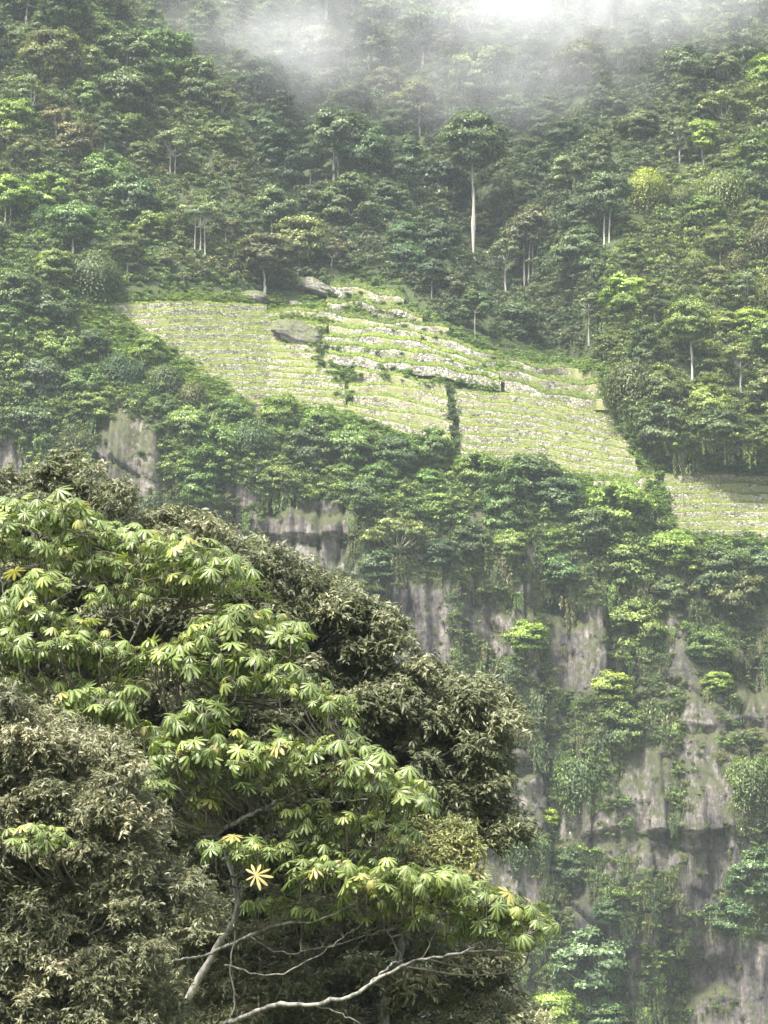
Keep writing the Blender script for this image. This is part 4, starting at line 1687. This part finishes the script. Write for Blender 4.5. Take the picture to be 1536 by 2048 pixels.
def olive_tree(label, crowns, trunkpts, seed, col, bark=None, name='dense_leaf_tree', limb=.05):
    rng = np.random.default_rng(seed)
    root = bpy.data.objects.new(name, None)
    S.collection.objects.link(root)
    tp = np.array([at(a, b, y) for a, b, y, _ in trunkpts])
    tr = np.array([q[3] for q in trunkpts])
    foot = tp[0].copy()
    foot[2] = -.3
    tp = np.concatenate([[foot], tp])
    tr = np.concatenate([[tr[0] * 1.2], tr])
    org = np.array([foot[0], foot[1], 0.0])
    root.location = org
    tag(root, label, 'tree')
    P = curve(tp, 26, .02, rng)
    V, F = tubes([(P - org, np.interp(np.linspace(0, 1, 26), np.linspace(0, 1, len(tr)), tr))], 9)
    obj('trunk', mesh('trunk', V, F, smooth=True, mats=[bark or M_BK1]), root)
    Vs, Fs, ts, tws, cens = [], [], [], [], []
    o = 0
    for kw in crowns:
        V, F, t, tw, ce = lobed_crown(rng=rng, **kw)
        Vs.append(V)
        Fs.append(F + o)
        ts.append(t)
        o += len(V)
        tws += tw
        cens += ce
    c = obj('crown', mesh('crown', np.concatenate(Vs) - org, np.concatenate(Fs), {'tint': np.concatenate(ts)}, mats=[M_OLV]), root)
    c.color = (*col, 1)
    for q, (ce, R) in enumerate(cens):
        dd = np.linalg.norm(P - ce, axis=1) + np.where(P[:, 2] > ce[2] - .3, 2, 0)
        a = P[np.argmin(dd)]
        m = a * .4 + ce * .6 + [0, 0, -.25 * R] + rng.normal(size=3) * .12
        tws.append((curve([a, m, ce], 9, .02, rng), np.linspace(limb, .012, 9)))
    V, F = tubes([(a - org, b) for a, b in tws], 4)
    obj('branches', mesh('branches', V, F, smooth=True, mats=[bark or M_BK1]), root)
    return root


A_ = 45.0
big_tree("tall tree with tiers of big drooping lobed leaves, upper left of the foreground",
         [(60, 2110, 46, .13), (90, 1800, 46, .12), (70, 1560, 46, .10), (75, 1440, 46, .08), (50, 1330, 46, .06), (75, 1210, 46, .045), (78, 1080, 45.6, .03)],
         [[(72, 1440, 46, .045), (150, 1395, 45.6, .035), (230, 1330, 45.4, .03), (280, 1240, 45.3, .025), (283, 1110, 45.2, .02)],
          [(75, 1225, 46, .035), (130, 1190, 45.7, .03), (172, 1150, 45.6, .026), (182, 1075, 45.5, .02)],
          [(160, 1390, 45.6, .03), (280, 1300, 46, .025), (350, 1215, 46, .022), (400, 1165, 46, .02), (430, 1120, 46, .015)],
          [(55, 1330, 46, .03), (20, 1250, 45.5, .025), (0, 1150, 45.2, .02), (-20, 1060, 45, .02)],
          [(75, 1450, 46, .03), (140, 1440, 45, .025), (200, 1420, 44.6, .018)]],
         [([(-40, 1000), (60, 980), (130, 985), (185, 1015), (240, 1045), (310, 1058), (390, 1068), (455, 1100), (480, 1125)], 40, 36, 44.4, 47.2, 1.0),
          ([(-30, 1050), (80, 1060), (200, 1090), (330, 1110), (440, 1135)], 28, 40, 44.8, 47.5, .9),
          ([(35, 1145), (110, 1140)], 5, 14, 44.2, 45, 1.0),
          ([(180, 1160), (240, 1155), (300, 1165)], 6, 16, 44.6, 45.8, .8),
          ([(350, 1140), (400, 1130)], 3, 20, 45, 46, .8),
          ([(-20, 1190), (50, 1185), (110, 1200), (170, 1235)], 11, 26, 44, 45.6, .9),
          ([(-20, 1255), (60, 1255), (130, 1250), (200, 1258), (255, 1285)], 14, 26, 43.8, 45.2, 1.05),
          ([(0, 1330), (120, 1330), (250, 1340)], 9, 30, 44.6, 46, .8),
          ([(150, 1380), (210, 1375), (245, 1390)], 6, 12, 43.6, 44.2, 1.05)],
         A_, 301)
big_tree("lower foreground tree with long pale branches and tiered sprays of big lobed leaves",
         [(335, 2100, 45.5, .10), (375, 2000, 45.5, .095), (430, 1900, 45.5, .085), (472, 1830, 45.5, .075), (468, 1750, 45.6, .065), (430, 1660, 45.8, .06), (370, 1560, 46, .05), (300, 1470, 46, .04)],
         [[(425, 1905, 45.4, .05), (500, 1872, 45, .045), (560, 1848, 44.6, .042), (630, 1842, 44.4, .035), (700, 1810, 44.2, .03), (740, 1770, 44, .02)],
          [(425, 1908, 45.4, .04), (370, 1918, 45.0, .036), (320, 1934, 44.8, .02)],
          [(425, 1665, 45.8, .05), (400, 1680, 45.2, .07), (480, 1640, 44.8, .062), (545, 1608, 44.6, .05), (600, 1580, 44.5, .036), (650, 1545, 44.4, .03), (700, 1510, 44.4, .02)],
          [(350, 2080, 45.4, .075), (450, 2050, 44.5, .07), (540, 2012, 44, .068), (620, 2008, 43.8, .062), (700, 1992, 43.6, .055), (760, 1955, 43.5, .045), (830, 1922, 43.5, .035), (920, 1905, 43.5, .03), (975, 1880, 43.6, .022), (1005, 1850, 43.6, .016)],
          [(735, 1972, 43.6, .035), (775, 1935, 43.7, .03), (806, 1918, 43.8, .024)],
          [(806, 1918, 43.8, .018), (785, 1880, 44, .016), (765, 1845, 44.2, .014), (740, 1800, 44.3, .012)],
          [(300, 1470, 46, .035), (360, 1432, 45.6, .03), (430, 1400, 45.2, .026), (480, 1350, 45, .022), (470, 1290, 45, .018)],
          [(310, 1475, 46, .03), (345, 1420, 45.3, .026), (420, 1408, 45, .022), (470, 1375, 44.8, .018), (560, 1330, 44.8, .014)],
          [(545, 1608, 44.6, .024), (620, 1600, 44.4, .02), (720, 1600, 44.2, .016), (790, 1570, 44.2, .012)],
          [(500, 1872, 45, .022), (560, 1905, 44.6, .02), (650, 1895, 44.4, .017), (740, 1868, 44.2, .014), (800, 1850, 44.1, .01)],
          [(450, 1930, 45.3, .024), (540, 1950, 44.6, .021), (610, 1925, 44.4, .018), (680, 1880, 44.3, .015), (720, 1850, 44.2, .011)],
          [(620, 2008, 43.8, .022), (690, 2030, 43.7, .02), (740, 2060, 43.6, .016), (800, 2090, 43.6, .012)],
          [(340, 1930, 44.9, .014), (300, 1900, 44.6, .012), (250, 1850, 44.2, .010), (215, 1800, 44, .008)],
          [(560, 1848, 44.6, .02), (640, 1740, 44.8, .018), (700, 1700, 45, .016), (760, 1660, 45, .012)],
          [(840, 1922, 43.5, .018), (870, 1870, 43.6, .016), (890, 1820, 43.7, .013), (900, 1780, 43.8, .01)],
          [(690, 1815, 44.2, .016), (760, 1835, 44, .016), (850, 1835, 43.8, .012)],
          [(475, 1850, 45.4, .02), (460, 1930, 44.8, .022), (470, 1990, 44.4, .022), (462, 2030, 44.1, .02), (440, 2060, 43.9, .016)]],
         [([(325, 1268), (390, 1255), (430, 1235), (480, 1195), (540, 1215), (595, 1232)], 20, 22, 44.2, 46, .95),
          ([(310, 1285), (400, 1275), (480, 1270), (545, 1280), (575, 1310)], 16, 26, 43.8, 45.4, 1.0),
          ([(450, 1330), (560, 1325), (630, 1350), (695, 1385)], 20, 40, 44, 46.2, .8),
          ([(240, 1430), (290, 1445)], 4, 14, 44, 45, .9),
          ([(340, 1425), (400, 1395), (450, 1395)], 8, 18, 43.6, 45, 1.0),
          ([(320, 1470), (400, 1460), (480, 1465), (560, 1475), (640, 1460), (705, 1450), (735, 1490), (800, 1540), (835, 1575)], 42, 34, 43.3, 45.6, .98),
          ([(320, 1500), (430, 1510), (560, 1510), (680, 1510), (780, 1570)], 30, 40, 44, 46.2, .85),
          ([(560, 1580), (660, 1600), (760, 1590), (820, 1640)], 14, 30, 44, 45.6, .8),
          ([(440, 1665), (500, 1660), (570, 1670)], 8, 20, 43.6, 44.8, .85),
          ([(555, 1655), (660, 1650), (760, 1670)], 10, 24, 44, 45.4, .8),
          ([(590, 1720), (640, 1700), (700, 1720)], 7, 20, 43.4, 44.4, .95),
          ([(500, 1765), (600, 1780), (690, 1790)], 9, 26, 44.2, 45.6, .75),
          ([(700, 1735), (790, 1715), (860, 1725), (930, 1745), (990, 1780), (1055, 1785), (1072, 1820)], 26, 34, 43, 44.8, .95),
          ([(720, 1770), (860, 1785), (1000, 1820), (1050, 1850)], 18, 36, 43.4, 45, .8),
          ([(265, 1500), (300, 1545)], 4, 12, 42.6, 43.2, .9),
          ([(30, 1640), (90, 1635), (140, 1650)], 4, 14, 38.6, 39.2, .75)],
         A_, 302)

olive_tree("dark olive broad-crowned tree behind the lobed-leaf tiers, peaking at far left",
           [dict(poly=[(-120, 960), (-20, 945), (40, 930), (105, 928), (150, 893), (190, 925), (235, 955), (262, 1000), (330, 1010), (400, 1025), (470, 1055), (525, 1095), (560, 1110), (600, 1300), (560, 1700), (-120, 1700)],
                 nl=400, rpx=40, Y0=49.4, Y1=51.8, nspray=58, shrink=.7)],
           [(150, 2110, 52, .2), (180, 1700, 52, .16), (160, 1350, 52, .1), (150, 1100, 51.5, .05)], 401, (1.25, 1.2, 1.1))
olive_tree("dark olive-brown tree sloping down to the right behind the lobed-leaf tiers",
           [dict(poly=[(480, 1080), (540, 1098), (600, 1120), (660, 1150), (715, 1185), (785, 1215), (800, 1262), (820, 1295), (860, 1325), (910, 1345), (970, 1362), (1025, 1390), (1052, 1438), (1035, 1480), (1015, 1520), (1010, 1550), (1020, 1600), (1050, 1650), (1075, 1695), (1000, 1700), (950, 1650), (880, 1660), (860, 1800), (400, 1900), (350, 1500), (420, 1200)],
                 nl=480, rpx=38, Y0=48.4, Y1=50.8, nspray=58, shrink=.6)],
           [(560, 2110, 51, .22), (600, 1800, 51, .18), (620, 1500, 51, .1), (560, 1250, 51, .05)], 402, (1.25, 1.22, 1.15))
olive_tree("small rounded yellowish-brown crown between the olive tree and the lowest lobed-leaf branch",
           [dict(poly=[(760, 1690), (800, 1640), (850, 1622), (900, 1635), (945, 1668), (978, 1712), (960, 1765), (900, 1790), (760, 1800)], nl=30, rpx=40, Y0=46.2, Y1=47.4, nspray=60, leaf=.12)],
           [(760, 2110, 47, .1), (800, 1900, 47, .08), (850, 1740, 47, .04)], 403, (1.8, 1.7, 1.15))
olive_tree("grey-brown small-leaved tree filling the lower left corner of the foreground",
           [dict(poly=[(-120, 1362), (0, 1368), (50, 1378), (100, 1412), (165, 1440), (235, 1470), (290, 1512), (292, 1565), (335, 1600), (330, 1650), (300, 1690), (385, 1735), (432, 1790), (440, 1835), (385, 1860), (325, 1900), (372, 1985), (360, 2130), (-120, 2130)],
                 nl=330, rpx=38, Y0=39.8, Y1=42.0, nspray=56, leaf=.11)],
           [(60, 2110, 42, .16), (90, 1900, 42, .12), (80, 1650, 42, .07), (60, 1480, 42, .04)], 404, (1.6, 1.45, 1.45))
olive_tree("dark tree with tan-tipped leaves filling the bottom centre behind the pale branches",
           [dict(poly=[(340, 1800), (480, 1780), (640, 1790), (760, 1790), (900, 1830), (1040, 1850), (1062, 1900), (1030, 1950), (1060, 2010), (1090, 2060), (1090, 2130), (300, 2130)],
                 nl=130, rpx=52, Y0=46.4, Y1=49.5, nspray=64, leaf=.14)],
           [(640, 2110, 49, .2), (660, 1980, 49, .1), (680, 1900, 49, .05)], 405, (1.4, 1.3, 1.2))

# bromeliad sitting on the thick branch
def straps(c, n, L, W, rng, up=.9, droop=1.1, seg=6):
    V, F, o = [], [], 0
    for i in range(n):
        a = i * 2.4 + rng.normal() * .2
        e = rng.uniform(.45, 1.35) * up
        l = L * rng.uniform(.7, 1.1)
        p = np.array(c, float)
        hd = np.array([math.cos(a), math.sin(a), 0])
        sd_ = np.array([-hd[1], hd[0], 0])
        for k in range(seg + 1):
            w_ = W * (1 - (k / seg) ** 2) + .003
            V += [p - sd_ * w_, p - [0, 0, w_ * .4], p + sd_ * w_]
            p = p + (hd * math.cos(e) + np.array([0, 0, math.sin(e)])) * l / seg
            e -= droop / seg * rng.uniform(.6, 1.3)
        for k in range(seg):
            b0 = o + k * 3
            F += [[b0, b0 + 1, b0 + 4, b0 + 3], [b0 + 1, b0 + 2, b0 + 5, b0 + 4]]
        o += (seg + 1) * 3
    return np.array(V), np.array(F)


rng = np.random.default_rng(9)
bc = at(398, 1668, 44.9)
V, F = straps([0, 0, 0], 26, .62, .028, rng)
o = obj('bromeliad', mesh('bromeliad', V, F, {'tint': rng.random(len(V))}, mats=[M_BRM]), loc=bc)
tag(o, "yellow-green bromeliad with long strap leaves perched on the thick pale branch", 'bromeliad')
# hanging dry leaves under the boughs, one clump
Vd, Fd, od = [], [], 0
for i in range(60):
    a = at(440 + rng.normal() * 22, 1570 + rng.normal() * 10, 45.2 + rng.normal() * .1)
    L_ = rng.uniform(.35, .75)
    w_ = rng.uniform(.008, .022)
    for k in range(5):
        q = a + [math.sin(k + i) * .015, 0, -L_ * k / 4]
        Vd += [q - [w_, 0, 0], q + [w_, .004, 0]]
    for k in range(4):
        b0 = od + k * 2
        Fd.append([b0, b0 + 1, b0 + 3, b0 + 2])
    od += 10
o = obj('dry_leaf_clump', mesh('dry_leaf_clump', np.array(Vd) - at(440, 1570, 45.2), np.array(Fd), {'tint': rng.random(len(Vd))}, mats=[M_DRY]), loc=at(440, 1570, 45.2))
tag(o, "clump of brown dry leaves hanging beside the bromeliad", 'dry leaves')
# the one yellow leaf
V, F, rb = lobed_leaf(np.random.default_rng(5), .30, .8, (-5, 0, 5, 15))
Bm = basis(np.array([.1, -.9, .45]), np.array([1., 0, 0]))
o = obj('yellow_leaf', mesh('yellow_leaf', V @ Bm.T, F, {'tint': rng.random(len(V)), 'rib': rb}, mats=[M_YLF]), loc=at(512, 1750, 43.3))
tag(o, "single dead yellow lobed leaf caught among the dark twigs", 'leaf')
V, F = straps([0, 0, 0], 34, .42, .02, rng, up=1.0, droop=2.4)

# ------------------------------------------------------------------ haze and mist
def box(name, x0, x1, y0, y1, z0, z1, mat):
    V = np.array([[x, y, z] for z in (z0, z1) for y in (y0, y1) for x in (x0, x1)], float)
    F = np.array([[0, 2, 3, 1], [4, 5, 7, 6], [0, 1, 5, 4], [2, 6, 7, 3], [0, 4, 6, 2], [1, 3, 7, 5]])
    return obj(name, mesh(name, V, F, mats=[mat]))


BL = [((1140, -5), 484, (26, 16, 13), .9), ((900, -20), 490, (24, 14, 10), .55), ((600, 80), 476, (13, 12, 12), .72),
      ((450, 60), 480, (18, 14, 13), .35), ((1330, 10), 488, (22, 12, 12), .42), ((800, 120), 474, (50, 12, 15), .20),
      ((1050, 150), 476, (30, 12, 13), .28), ((1480, 0), 478, (12, 12, 10), .25)]
mm_, MN, ML = newmat('mist_cloud')
geo = MN.new('ShaderNodeNewGeometry')
nz = MN.new('ShaderNodeTexNoise')
nz.inputs['Scale'].default_value = .085
nz.inputs['Detail'].default_value = 7
nz.inputs['Roughness'].default_value = .66
nz.inputs['Distortion'].default_value = 1.4
ML.new(geo.outputs['Position'], nz.inputs['Vector'])


def mth(op, a, b=None, clamp=False):
    n_ = MN.new('ShaderNodeMath')
    n_.operation = op
    n_.use_clamp = clamp
    for i_, q in enumerate((a, b)):
        if q is None:
            continue
        if isinstance(q, (int, float)):
            n_.inputs[i_].default_value = q
        else:
            ML.new(q, n_.inputs[i_])
    return n_.outputs[0]


acc = None
for (pu, pv), Yb, rr_, am in BL:
    c = at(pu, pv, Yb)
    a = MN.new('ShaderNodeVectorMath')
    a.operation = 'SUBTRACT'
    a.inputs[1].default_value = tuple(c)
    ML.new(geo.outputs['Position'], a.inputs[0])
    b_ = MN.new('ShaderNodeVectorMath')
    b_.operation = 'DIVIDE'
    b_.inputs[1].default_value = rr_
    ML.new(a.outputs[0], b_.inputs[0])
    l_ = MN.new('ShaderNodeVectorMath')
    l_.operation = 'LENGTH'
    ML.new(b_.outputs[0], l_.inputs[0])
    f_ = mth('SUBTRACT', 1.25, l_.outputs['Value'], True)
    f_ = mth('MULTIPLY', f_, am)
    acc = f_ if acc is None else mth('ADD', acc, f_)
nn_ = mth('MULTIPLY', mth('SUBTRACT', nz.outputs[0], .30, True), 2.7)
den = mth('MULTIPLY', mth('MULTIPLY', acc, nn_), MIST)
mv = MN.new('ShaderNodeVolumePrincipled')
mv.inputs['Color'].default_value = (.97, .98, 1, 1)
ML.new(den, mv.inputs['Density'])
mo = MN.new('ShaderNodeOutputMaterial')
ML.new(mv.outputs[0], mo.inputs['Volume'])
tag(box('mist', -70, 84, 452, 506, 185, 264, mm_), 'white mist drifting down over the highest trees', 'mist', kind='stuff')

hm, HN, HL = newmat('haze_air')
hv = HN.new('ShaderNodeVolumePrincipled')
hv.inputs['Color'].default_value = (.82, .92, 1.0, 1)
hv.inputs['Density'].default_value = HAZE
hv.inputs['Anisotropy'].default_value = 0.0
ho = HN.new('ShaderNodeOutputMaterial')
HL.new(hv.outputs[0], ho.inputs['Volume'])
tag(box('haze', -9100, 9100, -3100, 9100, -1, 400, hm), 'thin bluish haze filling the valley air', 'haze', kind='stuff')
